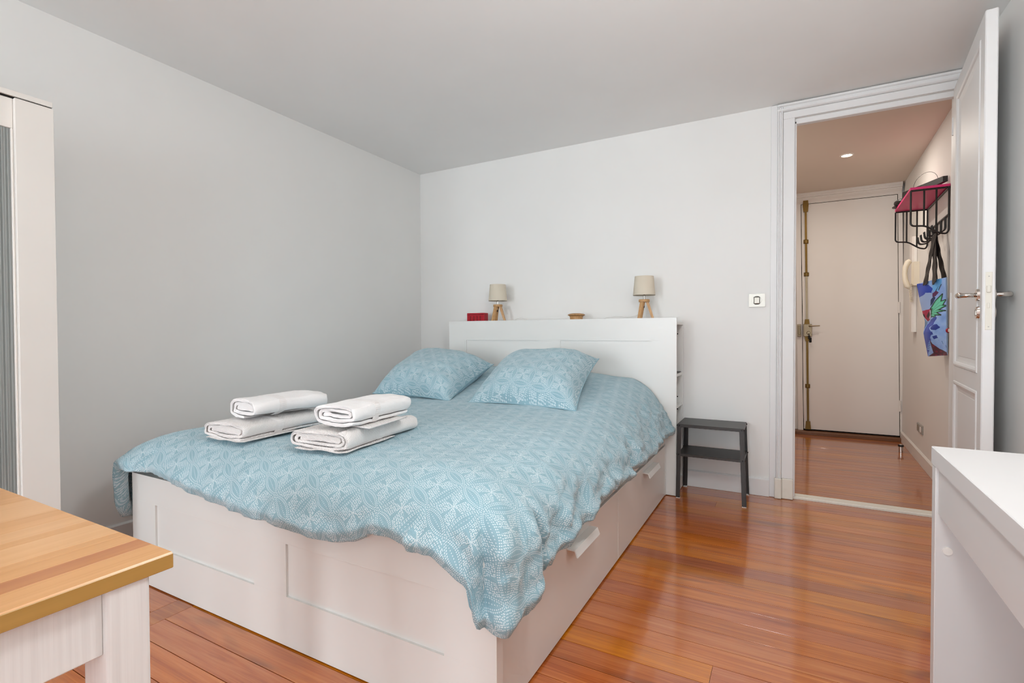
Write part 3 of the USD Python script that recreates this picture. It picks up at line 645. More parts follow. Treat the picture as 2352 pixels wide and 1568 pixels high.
# ------------------------------------------------------------------ folded towels
def towel(name, label, base, ang, W, L, Hh, layers, m, seed, band=.36, turns=None, under=True):
    """A towel folded into a flattened roll lying along local y; base = middle of its front end on the ground below, ang turns it about z."""
    g = np.random.default_rng(seed)
    t = (Hh / 2) / (layers + .15)                                   # spacing of the layers
    pts = []
    nturn = layers
    for th in np.linspace(0, 2 * math.pi * nturn, int(60 * nturn)):
        k = th / (2 * math.pi)
        r = t * (.06 + k)                                           # radius of the roll at this turn
        flat = (W - Hh) / 2 * (1 - .16 * (nturn - k) / nturn)       # half length of the straight run
        # position on a stadium of end radius r and half straight run flat
        c, s_ = math.cos(th + 2.2), math.sin(th + 2.2)
        pts.append((r * c + flat * np.clip(c * 1.35, -1, 1), r * np.sign(s_) * abs(s_) ** .92 * (1 - .10 * abs(c))))
    p = np.array(pts); p += (meshkit.fbm(np.c_[p * 40, np.full(len(p), seed)], 2, seed)[:, None] - .5) * .0022
    th_ = t * .76
    from shapely.geometry import LineString
    poly = LineString(p).buffer(th_ / 2, cap_style='round', quad_segs=3).simplify(.0006)
    if poly.geom_type != 'Polygon': poly = max(poly.geoms, key=lambda q_: q_.area)
    out = np.array(poly.exterior.coords)[:-1]
    # outline resampled evenly, then swept with soft sag and waviness
    ring0 = LineString(np.vstack([out, out[:1]])); n = 420
    o = np.array([ring0.interpolate(d).coords[0] for d in np.linspace(0, ring0.length, n, endpoint=False)])
    o[:, 1] += Hh / 2 - .001
    ys = np.r_[0, .004, .012, np.linspace(.03, L - .03, 26), L - .012, L - .004, L]
    vv, uu = [], []
    per = np.linspace(0, ring0.length, n, endpoint=False)
    for y in ys:
        e = min(y, L - y); sc = 1 - .06 * max(0, 1 - e / .018) ** 2
        wob = meshkit.fbm(np.stack([o[:, 0] * 14, np.full(n, y * 11), o[:, 1] * 14 + seed], -1), 3, seed) - .5
        fz = 1 + .05 * math.sin(y * 9 + seed) - .10 * sstep((y - L * .75) / (L * .3))
        X = o[:, 0] * sc + wob * .014 + .006 * math.sin(y * 12 + seed * 2); Z = (o[:, 1] - Hh / 2) * sc * fz + Hh / 2 * fz + wob * .012
        vv.append(np.c_[X, np.full(n, y) + (meshkit.noise(np.c_[o * 55, np.full(n, seed + .5)], seed) - .5) * .012, np.maximum(Z, .0006)]); uu.append(np.c_[per, np.full(n, y)])
    vv = np.vstack(vv); uu = np.vstack(uu); Fs = []
    i = np.arange(len(ys) * n).reshape(len(ys), n); nxt = np.roll(i, -1, axis=1)
    Fs += [np.c_[i[:-1].ravel(), nxt[:-1].ravel(), nxt[1:].ravel()], np.c_[i[:-1].ravel(), nxt[1:].ravel(), i[1:].ravel()]]
    cap = trimesh.creation.triangulate_polygon(sg.Polygon(o), engine='earcut')
    # map the cap's corners back to the ring
    from scipy.spatial import cKDTree
    mp = cKDTree(o).query(cap[0])[1]; cf = mp[cap[1]]
    cf = cf[(cf[:, 0] != cf[:, 1]) & (cf[:, 1] != cf[:, 2]) & (cf[:, 0] != cf[:, 2])]
    # the inner turns lie a little deeper than the outer ones; the ends keep normals of their own
    rho = np.clip(np.hypot(o[:, 0] / (W / 2), (o[:, 1] - Hh / 2) / (Hh / 2)), 0, 1); dip = .022 * (1 - rho) ** 1.3
    for row in range(8): vv[row * n:(row + 1) * n, 1] += dip * (1 - row / 8)
    k0_ = len(vv); vv = np.vstack([vv, vv[:n], vv[-n:]]); uu = np.vstack([uu, np.c_[o[:, 0], o[:, 1]], np.c_[o[:, 0], o[:, 1]]])
    Fs += [cf + k0_, cf[:, ::-1] + k0_ + n]
    Fs = np.vstack(Fs)
    R_ = np.array([[math.cos(ang), -math.sin(ang)], [math.sin(ang), math.cos(ang)]])
    def place(v): return np.c_[v[:, :2] @ R_.T + np.array(base)[:2], v[:, 2] + base[2]]
    tw = thing(name, label, 'towel', base, 'folded ' + name.replace('_', ' ') + 's on the bed')
    mm = T(place(vv), Fs); 
    if mm.volume < 0: mm = T(mm.vertices, mm.faces[:, ::-1])
    part('roll', mm, m, tw, smooth=False if False else True, uv=uu)
    # woven border band round the roll
    hullp = sg.Polygon(o).convex_hull.buffer(.0012); hc = np.array(hullp.exterior.coords)[:-1]
    r0 = LineString(np.vstack([hc, hc[:1]])); nb = 150; hb_ = np.array([r0.interpolate(d).coords[0] for d in np.linspace(0, r0.length, nb, endpoint=False)])
    vb, ub, yb = [], [], np.linspace(L * band, L * band + .038, 7)
    for j, y in enumerate(yb):
        wob = meshkit.fbm(np.stack([hb_[:, 0] * 14, np.full(nb, y * 11), hb_[:, 1] * 14 + seed], -1), 3, seed) - .5
        fz = 1 + .05 * math.sin(y * 9 + seed) - .10 * sstep((y - L * .75) / (L * .3)); sc = 1.0 if 0 < j < 6 else .97
        vb.append(np.c_[hb_[:, 0] * sc + wob * .014 + .006 * math.sin(y * 12 + seed * 2), np.full(nb, y), np.maximum((hb_[:, 1] - Hh / 2) * sc * fz + Hh / 2 * fz + wob * .012, .0004)]); ub.append(np.c_[np.linspace(0, r0.length, nb), np.full(nb, y)])
    i = np.arange(7 * nb).reshape(7, nb); nxt = np.roll(i, -1, axis=1)
    part('border_band', T(place(np.vstack(vb)), np.vstack([np.c_[i[:-1].ravel(), nxt[:-1].ravel(), nxt[1:].ravel()], np.c_[i[:-1].ravel(), nxt[1:].ravel(), i[1:].ravel()]])), 'terry_rib', tw, True, np.vstack(ub))
    # the loose outer end showing below
    if under:
        xs = np.linspace(-W * .34, W * .49, 30); yy = np.linspace(-.012, L * .62, 20); X, Y = np.meshgrid(xs, yy, indexing='ij')
        Z = .0035 + .004 * (meshkit.noise(np.stack([X * 30, Y * 16, np.full_like(X, seed)], -1), seed)) + .002 * np.sin(X * 60)
        j = np.arange(X.size).reshape(X.shape); a, b, c, d = j[:-1, :-1].ravel(), j[1:, :-1].ravel(), j[1:, 1:].ravel(), j[:-1, 1:].ravel()
        vt = np.c_[X.ravel(), Y.ravel(), Z.ravel()]; vb2 = vt - [0, 0, .0032]; ft = np.vstack([np.c_[a, b, c], np.c_[a, c, d]])
        rim = np.r_[j[:, 0], j[-1, 1:], j[-2::-1, -1], j[0, -2:0:-1]]; nr = np.roll(rim, -1); k = X.size
        sd = np.vstack([np.c_[rim, rim + k, nr + k], np.c_[rim, nr + k, nr]])
        part('loose_end', T(place(np.vstack([vt, vb2])), np.vstack([ft, ft[:, ::-1] + k, sd])), m, tw, True, np.vstack([vt[:, :2], vt[:, :2]]))
zb = lambda x, y: float(ztop(np.array(x), np.array(y)))
towel('bath_towel', 'cream waffle bath towel, lower one of the stack nearer the left wall', (-1.857, 1.137, zb(-1.83, 1.30) + .004), math.radians(4), .255, .40, .074, 2.5, 'terry_cream', 11, .36)
towel('bath_towel', 'cream waffle bath towel, lower one of the stack nearer the right side of the bed', (-1.383, 1.168, zb(-1.36, 1.33) + .004), math.radians(8), .262, .43, .074, 2.8, 'terry_cream', 14, .40)
towel('hand_towel', 'fluffy white hand towel rolled on top of the left towel stack', (-1.838, 1.200, zb(-1.83, 1.30) + .0775), math.radians(-4), .195, .325, .086, 2.4, 'terry_white', 17, .30, under=False)
towel('hand_towel', 'fluffy white hand towel rolled on top of the right towel stack', (-1.335, 1.195, zb(-1.36, 1.33) + .0845), math.radians(6), .200, .335, .086, 2.5, 'terry_white', 23, .32, under=False)
def cloth_flat():
    x = np.linspace(-.085, .108, 24); yv = np.linspace(.05, .28, 24); X, Y = np.meshgrid(x, yv, indexing='ij')
    Z = .0046 + .0022 * np.sin(X * 40 + Y * 9); j = np.arange(X.size).reshape(X.shape); a, b, c, d = j[:-1, :-1].ravel(), j[1:, :-1].ravel(), j[1:, 1:].ravel(), j[:-1, 1:].ravel()
    an = math.radians(8); Rm = np.array([[math.cos(an), -math.sin(an)], [math.sin(an), math.cos(an)]])
    vt = np.c_[np.c_[X.ravel(), Y.ravel()] @ Rm.T + [-1.33, 1.19], Z.ravel() + zb(-1.36, 1.33) + .0775]; ft = np.vstack([np.c_[a, b, c], np.c_[a, c, d]]); k = X.size
    rim = np.r_[j[:, 0], j[-1, 1:], j[-2::-1, -1], j[0, -2:0:-1]]; nr = np.roll(rim, -1)
    return T(np.vstack([vt, vt - [0, 0, .0042]]), np.vstack([ft, ft[:, ::-1] + k, np.c_[rim, rim + k, nr + k], np.c_[rim, nr + k, nr]])), np.vstack([np.c_[X.ravel(), Y.ravel()]] * 2)
cm_, cu = cloth_flat()
solo('face_cloth', cm_, 'terry_cream', 'thin folded cream cloth between the two towels of the right stack', 'towel', smooth=True, uv=cu)
# ================================================================== on the headboard
HT = 1.0598
def lamp(name, label, x, y, rot):
    t = thing(name, label, 'lamp', (x, y, HT), group='tripod lamps on the headboard')
    zb_, zt_ = HT + .1745, HT + .2965
    outer = [(.0700, zb_), (.0595, zt_)]; w = .0014
    part('lamp_shade', lathe([(.0700, zb_), (.0596, zt_), (.0596 - w, zt_), (.0700 - w, zb_), (.0700, zb_)], x, y, 64), 'shade_linen', t, 40)
    part('shade_ring', cat([tube([(x + .0693 * math.cos(a), y + .0693 * math.sin(a), zb_ + .001) for a in np.linspace(0, 2 * math.pi, 49)], .0012, 6, False)] + [cyl((x, y, zb_ + .012), (x + .069 * math.cos(a), y + .069 * math.sin(a), zb_ + .012), .001, 6) for a in (.3, .3 + 2.094, .3 + 4.189)]), 'brushed_nickel', t)
    part('stem', lathe([(0, HT + .146), (.0065, HT + .146), (.0065, zb_ + .03), (.013, zb_ + .03), (.013, zb_ + .055), (0, zb_ + .055)], x, y, 20), 'chrome', t, 30)
    part('bulb', lathe([(0, zb_ + .052)] + [(.022 * math.sin(k), zb_ + .080 - .026 * math.cos(k)) for k in np.linspace(.25, math.pi, 12)], x, y, 20), 'white_plastic', t, True)
    part('top_disc', lathe([(0, HT + .131), (.033, HT + .131), (.035, HT + .133), (.035, HT + .146), (.033, HT + .148), (0, HT + .148)], x, y, 40), 'beech', t, 40)
    for k in range(3):
        a = rot + k * 2 * math.pi / 3; ca, sa = math.cos(a), math.sin(a); rd, tg = np.array([ca, sa, 0]), np.array([-sa, ca, 0])
        p = []
        for z, r, w_, d_ in ((HT + .0005, .062, .0085, .0075), (HT + .1315, .020, .0125, .009)):
            c = np.array([x, y, z]) + rd * r; p += [c + s1 * tg * w_ + s2 * rd * d_ for s1 in (-1, 1) for s2 in (-1, 1)]
        part('leg', hull(p), 'beech', t)
    part('switch', box(x - .004, x + .004, y - .012, y - .004, HT + .093, HT + .108, .002), 'black_plastic', t)
    part('switch_wire', tube([(x, y - .006, HT + .108), (x, y - .004, HT + .131)], .0013, 6), 'white_cord', t)
    return t
LX = (-1.8835, -.7915)
lamp('table_lamp', 'small wooden tripod lamp with a cream shade, next to the red box', LX[0], 3.25, math.radians(-105))
lamp('table_lamp', 'small wooden tripod lamp with a cream shade, at the right end of the headboard', LX[1], 3.25, math.radians(-110))
solo('lamp_cord', tube([(-1.855, 3.262, HT + .022), (-1.80, 3.285, HT + .003), (-1.745, 3.262, HT + .030), (-1.70, 3.255, HT + .043), (-1.65, 3.262, HT + .030), (-1.60, 3.28, HT + .004), (-1.52, 3.30, HT + .003)], .0021, 8, smooth_n=60), 'white_cord', 'thin white cord arching off the left lamp', 'cord', smooth=True, group='lamp cords on the headboard')
solo('lamp_cord', tube([(-.813, 3.238, HT + .060), (-.85, 3.245, HT + .043), (-.905, 3.25, HT + .036), (-.965, 3.25, HT + .0415), (-1.02, 3.25, HT + .036), (-1.062, 3.258, HT + .026), (-1.03, 3.275, HT + .006), (-.95, 3.29, HT + .003)], .0021, 8, smooth_n=80), 'white_cord', 'thin white cord looping left of the right lamp', 'cord', smooth=True, group='lamp cords on the headboard')
rb = thing('red_box', 'red ridged plastic box on the headboard, left of the lamps', 'box', (-2.08, 3.27, HT))
part('body', box(-2.158, -2.000, 3.245, 3.302, HT + .0003, HT + .0885, .0025), 'red_plastic', rb)
for k in range(9):
    x = -2.142 + k * .0148; part('ridge', box(x, x + .0072, 3.2425, 3.246, HT + .018, HT + .066, .001), 'red_groove' if k % 2 else 'red_plastic', rb)
part('top_rim', box(-2.155, -2.003, 3.243, 3.246, HT + .074, HT + .078, .001), 'red_groove', rb)
wb = thing('wooden_box', 'round turned wooden box with a wide domed lid, between the lamps', 'box', (-1.2575, 3.25, HT))
part('bowl', lathe([(0, HT + .0003), (.0465, HT + .0003), (.0485, HT + .006), (.0445, HT + .012), (.0435, HT + .035), (.0455, HT + .046), (.0480, HT + .0495), (0, HT + .0495)], -1.2575, 3.25, 48), 'box_wood', wb, 40)
part('lid', lathe([(0, HT + .0497), (.050, HT + .0497), (.0600, HT + .0565), (.0605, HT + .0585), (.050, HT + .0645), (.030, HT + .0685), (0, HT + .0695)], -1.2575, 3.25, 48), 'box_wood', wb, 40)
solo('tablet', box(-.80, -.575, 3.16, 3.33, .7397, .7467, .003), 'black_plastic', 'thin black tablet on the upper side shelf of the headboard', 'tablet')

# ================================================================== black stool at the right of the bed
so = thing('stool', 'black steel bedside stool with two shelves, between headboard and doorway', 'stool', (-.37, 3.235, 0))
tz = .4455
TX0, TX1, TY0, TY1 = -.5575, -.1945, 3.105, 3.357
BXa, BXb, BYa, BYb = -.5645, -.1785, 3.1, 3.368
def steel_shelf(x0, x1, y0, y1, z, lip):
    t = .0022
    return cat([box(x0, x1, y0, y1, z - t, z, .0008), box(x0, x1, y0, y0 + t, z - lip, z - .001, .0006), box(x0, x1, y1 - t, y1, z - lip, z - .001, .0006), box(x0, x0 + t, y0, y1, z - lip, z - .001, .0006), box(x1 - t, x1, y0, y1, z - lip, z - .001, .0006)])
part('shelf', steel_shelf(TX0, TX1, TY0 + .001, TY1, tz, .018), 'black_steel', so)
k = (tz - .268) / tz
part('shelf', steel_shelf(TX0 - (TX0 - BXa) * k + .004, TX1 + (BXb - TX1) * k - .004, TY0 + .001, TY1 + .002, .2685, .015), 'black_steel', so)
for sx, (xt, xb) in ((1, (TX0, BXa)), (-1, (TX1, BXb))):
    for sy, (yt, yb_) in ((1, (TY0, BYa)), (-1, (TY1, BYb))):
        L = .0235; th = .0022
        f1 = hull([(x + dx, y + dy, z) for x, y, z in ((xt, yt, tz - .001), (xb, yb_, .004)) for dx in (0, sx * L) for dy in (0, sy * th)])
        f2 = hull([(x + dx, y + dy, z) for x, y, z in ((xt, yt, tz - .001), (xb, yb_, .004)) for dx in (0, sx * th) for dy in (0, sy * L * .9)])
        lg = part('leg', cat([f1, f2]), 'black_steel', so)
        part('foot', box(xb if sx > 0 else xb - L, xb + L if sx > 0 else xb, yb_ if sy > 0 else yb_ - L * .9, yb_ + L * .9 if sy > 0 else yb_, .0004, .0045, .0005), 'white_plastic', lg, label='pale plastic glide')
        for z in (tz - .010, .262):
            f = z / tz; xm, ym = xt * f + xb * (1 - f), yt * f + yb_ * (1 - f)
            part('bolt', cyl((xm + sx * .011, ym, z), (xm + sx * .011, ym - sy * .0035, z), .0052, 14, .0042), 'bolt_steel', lg)
            part('bolt', cyl((xm, ym + sy * .011, z), (xm - sx * .0035, ym + sy * .011, z), .0052, 14, .0042), 'bolt_steel', lg)

# ================================================================== light switch
sw = thing('light_switch', 'satin steel light switch with a round rocker, beside the doorway', 'switch', (-.1425, YW, 1.188))
a_, b_, c_, d_ = -.1875, -.0975, 1.1475, 1.2265
def dished(x0, x1, z0, z1):
    o = sg.box(x0, z0, x1, z1).buffer(-.004).buffer(.004); mid = ((x0 + x1) / 2, (z0 + z1) / 2)
    return prof_y(o.difference(sg.Point(mid).buffer(.0264)), YW - .008, YW)
part('plate', dished(a_, b_, c_, d_), 'brushed_nickel', sw)
part('ring_gap', cyl(((a_ + b_) / 2, YW - .0015, (c_ + d_) / 2), ((a_ + b_) / 2, YW - .0005, (c_ + d_) / 2), .0271, 40), 'gap_grey', sw)
cx_, cz_ = (a_ + b_) / 2, (c_ + d_) / 2
part('ring', prof_y(sg.Point(cx_, cz_).buffer(.0256).difference(sg.box(cx_ - .0145, cz_ - .022, cx_ + .0145, cz_ + .022).buffer(.003)), YW - .0095, YW), 'brushed_nickel', sw)
part('rocker', hull([(cx_ + sx * w_, YW - dd, cz_ + sz * h_) for sx in (-1, 1) for sz, dd0 in ((-1, .0135), (1, .0095)) for w_, h_, dd in ((.0135, .017, dd0), (.0125, .0205, dd0 - .002), (.0138, .0205, .001))]), 'brushed_nickel', sw)
# hairline where the old door frame meets the plaster
# ================================================================== dining table, near left
TK = 1.118; TZ = .710
tcx, tcy = -.699, .358
TB = thing('dining_table', 'white painted table with a honey pine stave top, at the foot of the bed', 'table', (tcx - .37, tcy - .5, 0))
tb = TZ - .0215; TYN = tcy - 1.02
edges = [tcx, -.7505, -.7855, -.8189, -.8392, -.9060, -.9297, -.9758, -1.036, -1.1426, -1.1997, -1.262, -1.33, -1.385, -1.439]
mats = ['stave_edge', 'stave_brown', 'stave_honey', 'stave_honey', 'stave_pale', 'stave_honey', 'stave_pale', 'stave_honey', 'stave_pale', 'stave_honey', 'stave_honey', 'stave_pale', 'stave_brown', 'stave_honey']
mats[0] = 'stave_honey'
top = part('tabletop', box(edges[-1] + .003, edges[0] - .003, TYN + .003, tcy - .003, tb, tb + .006), 'stave_honey', TB)
for e1, e0, mm_ in zip(edges[:-1], edges[1:], mats):
    r = .0025 if e1 == edges[0] else .0002
    p = [(e0 + .0001, tb + .0005), (e1 - .0001 - r, tb + .0005), (e1 - .0001, tb + .0005 + r), (e1 - .0001, TZ - r), (e1 - .0001 - r, TZ), (e0 + .0001, TZ)]
    part('stave', prof_y(p, TYN, tcy), mm_, top)
part('edge_strip', box(tcx - .0012, tcx + .0006, TYN, tcy + .0004, tb + .0012, TZ - .0012, .0008), 'stave_edge', top, label='darker oiled edge')
LXO, LY0, LY1 = -.7025, .2865, .3335; LWX = .0635
def tleg(x0, x1, y0, y1): return prof_z(sg.box(x0, y0, x1, y1).buffer(-.006).buffer(.006, quad_segs=5), .001, tb)
for x0 in (LXO - LWX, edges[-1] + .004):
    for y0 in (LY0, TYN + .025):
        part('leg', tleg(x0, x0 + LWX, y0, y0 + .047), 'painted_pine', TB, 30)
ax = LXO - .011; az = tb - .079
part('apron', box(ax - .018, ax, TYN + .072, LY0 + .001, az, tb, .002), 'painted_pine', TB)
part('apron', box(edges[-1] + .015, edges[-1] + .033, TYN + .072, LY0 + .001, az, tb, .002), 'painted_pine', TB)
for y0 in (LY1 - .030, TYN + .040): part('apron', box(edges[-1] + .067, LXO - LWX + .001, y0, y0 + .018, az, tb, .002), 'painted_pine', TB)

# ================================================================== wardrobe by the left wall
WXF, WY1, WY0, WT = -2.27, .7935, -.62, 1.795
wd = thing('wardrobe', 'white wardrobe with ribbed glass doors, against the left wall', 'wardrobe', ((XL + WXF) / 2, .1, 0))
part('side_panel', box(XL + .013, WXF - .022, WY1 - .018, WY1, .001, WT - .001, .001), 'wardrobe_foil', wd)
part('side_panel', box(XL + .013, WXF - .022, WY0, WY0 + .018, .001, WT - .001, .001), 'wardrobe_foil', wd)
part('top_panel', box(XL + .013, WXF - .006, WY0, WY1, WT, WT + .018, .001), 'wardrobe_foil', wd)
part('back_panel', box(XL + .013, XL + .018, WY0 + .018, WY1 - .018, .02, WT), 'wardrobe_foil', wd)
part('base_panel', box(XL + .018, WXF - .022, WY0 + .018, WY1 - .018, .05, .068), 'wardrobe_foil', wd)
part('plinth', box(WXF - .06, WXF - .045, WY0 + .018, WY1 - .018, .001, .05), 'wardrobe_foil', wd)
part('shelf', box(XL + .018, WXF - .04, WY0 + .018, WY1 - .018, 1.600, 1.618), 'wardrobe_foil', wd)
part('top_gap', box(WXF - .02, WXF - .014, WY0 + .01, WY1 - .0005, WT - .006, WT), 'dark_gap', wd)
part('front_stile', box(WXF - .020, WXF, .6915, WY1, .004, WT - .006, .001), 'wardrobe_foil', wd, label='plain front panel beside the glass doors')
for y0, y1 in ((.020, .6912), (-.617, .017)):
    xf = WXF - .016; zl, zh_ = .01, WT - .006
    dd = part('door', cat([box(xf - .018, xf, y0, y1, zh_ - .100, zh_, .001), box(xf - .018, xf, y0, y1, zl, zl + .1, .001), box(xf - .018, xf, y0, y0 + .10, zl + .1, zh_ - .1, .001)] + ([box(xf - .018, xf, y1 - .006, y1, zl + .1, zh_ - .1, .001)] if y0 > 0 else [box(xf - .018, xf, y1 - .1, y1, zl + .1, zh_ - .1, .001)])), 'wardrobe_foil', wd)
    gl = (y0 + .1, y1 - .006 if y0 > 0 else y1 - .1)
    pts = []
    nr_ = int((gl[1] - gl[0]) / .0145); yy = np.linspace(gl[0], gl[1], nr_ * 6 + 1)
    xx = xf - .008 + .0022 * np.abs(np.sin((yy - gl[0]) / (gl[1] - gl[0]) * nr_ * math.pi))
    poly = [(x, y) for x, y in zip(xx, yy)] + [(xf - .014, gl[1]), (xf - .014, gl[0])]
    part('glass_panel', prof_z(poly, zl + .1, zh_ - .1), 'ribbed_glass', dd)
    part('knob', cyl((xf, y0 + .05, 1.0), (xf + .022, y0 + .05, 1.0), .012, 20, .014), 'brushed_nickel', dd)

# ================================================================== desk against the right wall
A0 = np.array([.2906, 1.4185]); an = math.radians(-1.7)
desk_t = lambda m: moved(m, lambda v: np.c_[A0[0] + v[:, 0] * math.cos(an) - v[:, 1] * math.sin(an), A0[1] + v[:, 0] * math.sin(an) + v[:, 1] * math.cos(an), v[:, 2]])
dk = thing('desk', 'white desk with one wide drawer, standing along the right wall', 'desk', (.53, .95, 0))
DZ = .740; DL, DD = 1.02, .483
def kp(name, m, mm='white_desk', parent=dk, label=None): return part(name, desk_t(m), mm, parent, label=label)
kp('desktop', box(0, DD, -DL, 0, DZ - .0385, DZ, .0015))
for y1 in (-.0015, -DL + .0345):
    lp = kp('leg_panel', box(.0015, DD, y1 - .033, y1, .001, DZ - .0387, .0015))
    yc = y1 - .0333 if y1 > -.5 else y1 + .0003
    for z in (.5225, .18): part('cover_cap', desk_t(cyl((.023, yc, z), (.023, yc - .0012, z), .0085, 24)), 'white_plastic', lp)
kp('back_panel', box(DD - .03, DD - .012, -DL + .035, -.035, .28, DZ - .0387))
dw = kp('drawer', box(.006, .023, -DL + .0375, -.0375, .6005, DZ - .0415, .0012))
part('drawer_box', desk_t(cat([box(.024, .42, -DL + .05, -DL + .062, .615, .68), box(.024, .42, -.062, -.05, .615, .68), box(.024, .42, -DL + .05, -.05, .61, .615)])), 'white_desk', dw)

# ================================================================== hallway things
xw = lambda y: float(wx(y))
ry0, ry1, rz = 3.9074, 4.5649, 1.8685
rk = thing('coat_rack', 'black wire coat rack with a pink shelf on the hallway wall', 'coat rack', (.80, 4.24, 1.7))
part('shelf', hull([(x, y, z) for y, d in ((ry0, .003), (ry1, .003)) for x in (xw(y) - d - .190, xw(y) - d) for z in (rz, rz + .0145)]), 'pink_shelf', rk)
for y in (ry0 + .006, ry1 - .006):
    X = xw(y) - .006; wr = .0052
    fr_ = part('end_frame', tube(round_path([(X - .184, y, rz - .006), (X - .184, y, 1.647), (X - .112, y, 1.642), (X - .045, y, 1.592), (X - .012, y, 1.585), (X - .001, y, 1.605), (X - .001, y, rz - .006)], .022, 7), wr, 10), 'black_wire', rk, True)
    for dx, zb_ in ((.119, 1.643), (.060, 1.604)): part('upright', cyl((X - dx, y, zb_), (X - dx, y, rz - .002), wr * .95, 10), 'black_wire', fr_)
    part('top_bar', cyl((X - .184, y, rz - .006), (X, y, rz - .006), wr, 10), 'black_wire', fr_)
part('wall_rail', cyl((xw(ry0) - .008, ry0, 1.701), (xw(ry1) - .008, ry1, 1.701), .0050, 10), 'black_wire', rk)
part('wall_rail', cyl((xw(ry0) - .008, ry0, rz - .006), (xw(ry1) - .008, ry1, rz - .006), .0050, 10), 'black_wire', rk)
for y in (4.00, 4.12, 4.24, 4.36, 4.47):
    X = xw(y) - .008
    hk = part('hook', cat([tube(round_path([(X, y + s * .011, 1.701), (X, y + s * .011, 1.612), (X - .060, y + s * .011, 1.604), (X - .066, y + s * .011, 1.655)], .028, 7), .0038, 8) for s in (-1, 1)]), 'black_wire', rk, True)
# black clothes hangers and a cap lying on the pink shelf
hg = thing('hanger', 'black hanger bar with a thin wire hoop lying on the pink shelf', 'hanger', (.80, 4.15, rz + .0147))
zs = rz + .015
def arm(p, q, w, hp, hq): return hull([(x + dx, y, z - dz) for (x, y, z), h in ((p, hp), (q, hq)) for dx in (-w, w) for dz in (0, h)])
hA, hB, hC = (.722, 4.30, zs + .062), (.785, 4.08, zs + .050), (.862, 3.95, zs + .058)
part('arm', arm(hB, hC, .012, .047, .034), 'black_plastic', hg)
part('arm', arm(hA, hB, .012, .055, .047), 'black_plastic', hg)
part('hoop', tube([(.790 + .046 * math.cos(a), 4.07 - .08 * math.cos(a), zs + .046 + .075 * math.sin(a)) for a in np.linspace(0, math.pi, 24)], .0011, 6), 'black_wire', hg, True)
cp = thing('hat', 'dark felt hat hanging over the far edge of the pink shelf', 'hat', (.70, 4.50, rz))
v_ = []
def blob(c, r, seed, sub=3):
    m = trimesh.creation.icosphere(sub); v = m.vertices * r; v = v * (1 + .18 * (meshkit.fbm(m.vertices * 1.7, 3, seed) - .5))[:, None] + c; return T(v, m.faces)
part('crown', blob(np.array([xw(4.48) - .158, 4.46, zs + .026]), np.array([.055, .085, .026]), 4), 'black_plastic', cp, True)
part('brim', blob(np.array([xw(4.5) - .188, 4.50, zs + .006]), np.array([.030, .055, .007]), 6), 'black_plastic', cp, True)

# tote bag: printed panel hanging askew from the hooks
bag = thing('tote_bag', 'printed blue tote bag with long black straps, hanging from the hallway rack', 'bag', (.80, 3.9, .84))
PXc = lambda s, t: None
TL, TR, BL, BR = np.array([275., 430.]), np.array([690., 335.]), np.array([430., 1440.]), np.array([700., 1420.])
tl3, tr3, bl3, br3 = np.array([.757, 4.10, 1.301]), np.array([.8285, 3.75, 1.308]), np.array([.800, 4.01, .838]), np.array([.8255, 3.70, .858])
NS, NT = 120, 260
s = np.linspace(0, 1, NS); t = np.linspace(0, 1, NT); S, Tt = np.meshgrid(s, t, indexing='ij')
# left edge as it hangs: in to a waist, out again below (print units across the front)
waist = np.interp(Tt, [0, .25, .53, .58, .68, .80, 1.], [0, .02, .085, .055, -.05, -.035, 0]); Sx = S + waist * (1 - S) * 1.0
Wq = lambda a, b, c, d: ((1 - Sx) * (1 - Tt))[..., None] * a + (Sx * (1 - Tt))[..., None] * b + ((1 - Sx) * Tt)[..., None] * c + (Sx * Tt)[..., None] * d
P3 = Wq(tl3, tr3, bl3, br3); PX = Wq(TL, TR, BL, BR)
nb_ = np.cross(tr3 - tl3, bl3 - tl3); nb_ /= np.linalg.norm(nb_)
if nb_[1] > 0: nb_ = -nb_
bul = .016 * np.sin(np.pi * S) * np.sin(np.pi * np.clip(Tt, .02, .98)) ** .5 + .010 * np.sin(Tt * 9 + S * 3) * np.sin(np.pi * S) - .012 * np.exp(-((Tt - .55) / .06) ** 2) * (1 - S)
Fv = P3 + nb_ * bul[..., None]; Bv = P3 - nb_ * (.022 * np.sin(np.pi * np.clip(S, 0, 1)) ** .5 * np.sin(np.pi * np.clip(Tt, 0, 1)) ** .4 + .002)[..., None]
col = np.zeros((NS, NT, 3)); col[:] = lin('#8fa9c9')
X_, Y_ = PX[..., 0], PX[..., 1]
jit = (meshkit.fbm(np.stack([X_ / 45, Y_ / 45, np.zeros_like(X_)], -1), 3, 3) - .5)
def paint(poly, c, wob=0.):
    pts = shapely.points(X_ + jit * wob, Y_ + jit * wob * .7); col[shapely.contains(sg.Polygon(poly).buffer(0), pts)] = lin(c)
cloud = meshkit.fbm(np.stack([X_ / 60, Y_ / 90, np.zeros_like(X_)], -1), 4, 8)[..., None]
col[:] = np.array(lin('#7f9cc4')) * (1 - cloud) + np.array(lin('#c2cede')) * cloud
paint([(300, 610), (420, 560), (520, 540), (540, 640), (480, 780), (345, 820)], '#b4bccd', 20)
paint([(270, 425), (420, 415), (500, 440), (540, 490), (520, 550), (450, 550), (400, 590), (300, 620)], '#1d4aa5', 18)
paint([(540, 400), (580, 350), (640, 350), (635, 430), (600, 520), (560, 550), (535, 500)], '#7db6dc', 8)
for p in ([(548, 430), (580, 372), (574, 380), (556, 440)], [(560, 530), (610, 440), (604, 452), (566, 540)], [(600, 520), (636, 430), (628, 430), (596, 505)]): paint(p, '#14202e')
paint([(530, 560), (570, 520), (600, 545), (560, 600), (525, 610)], '#6e2653')
paint([(500, 650), (540, 600), (560, 620), (530, 690), (490, 740)], '#24375f')
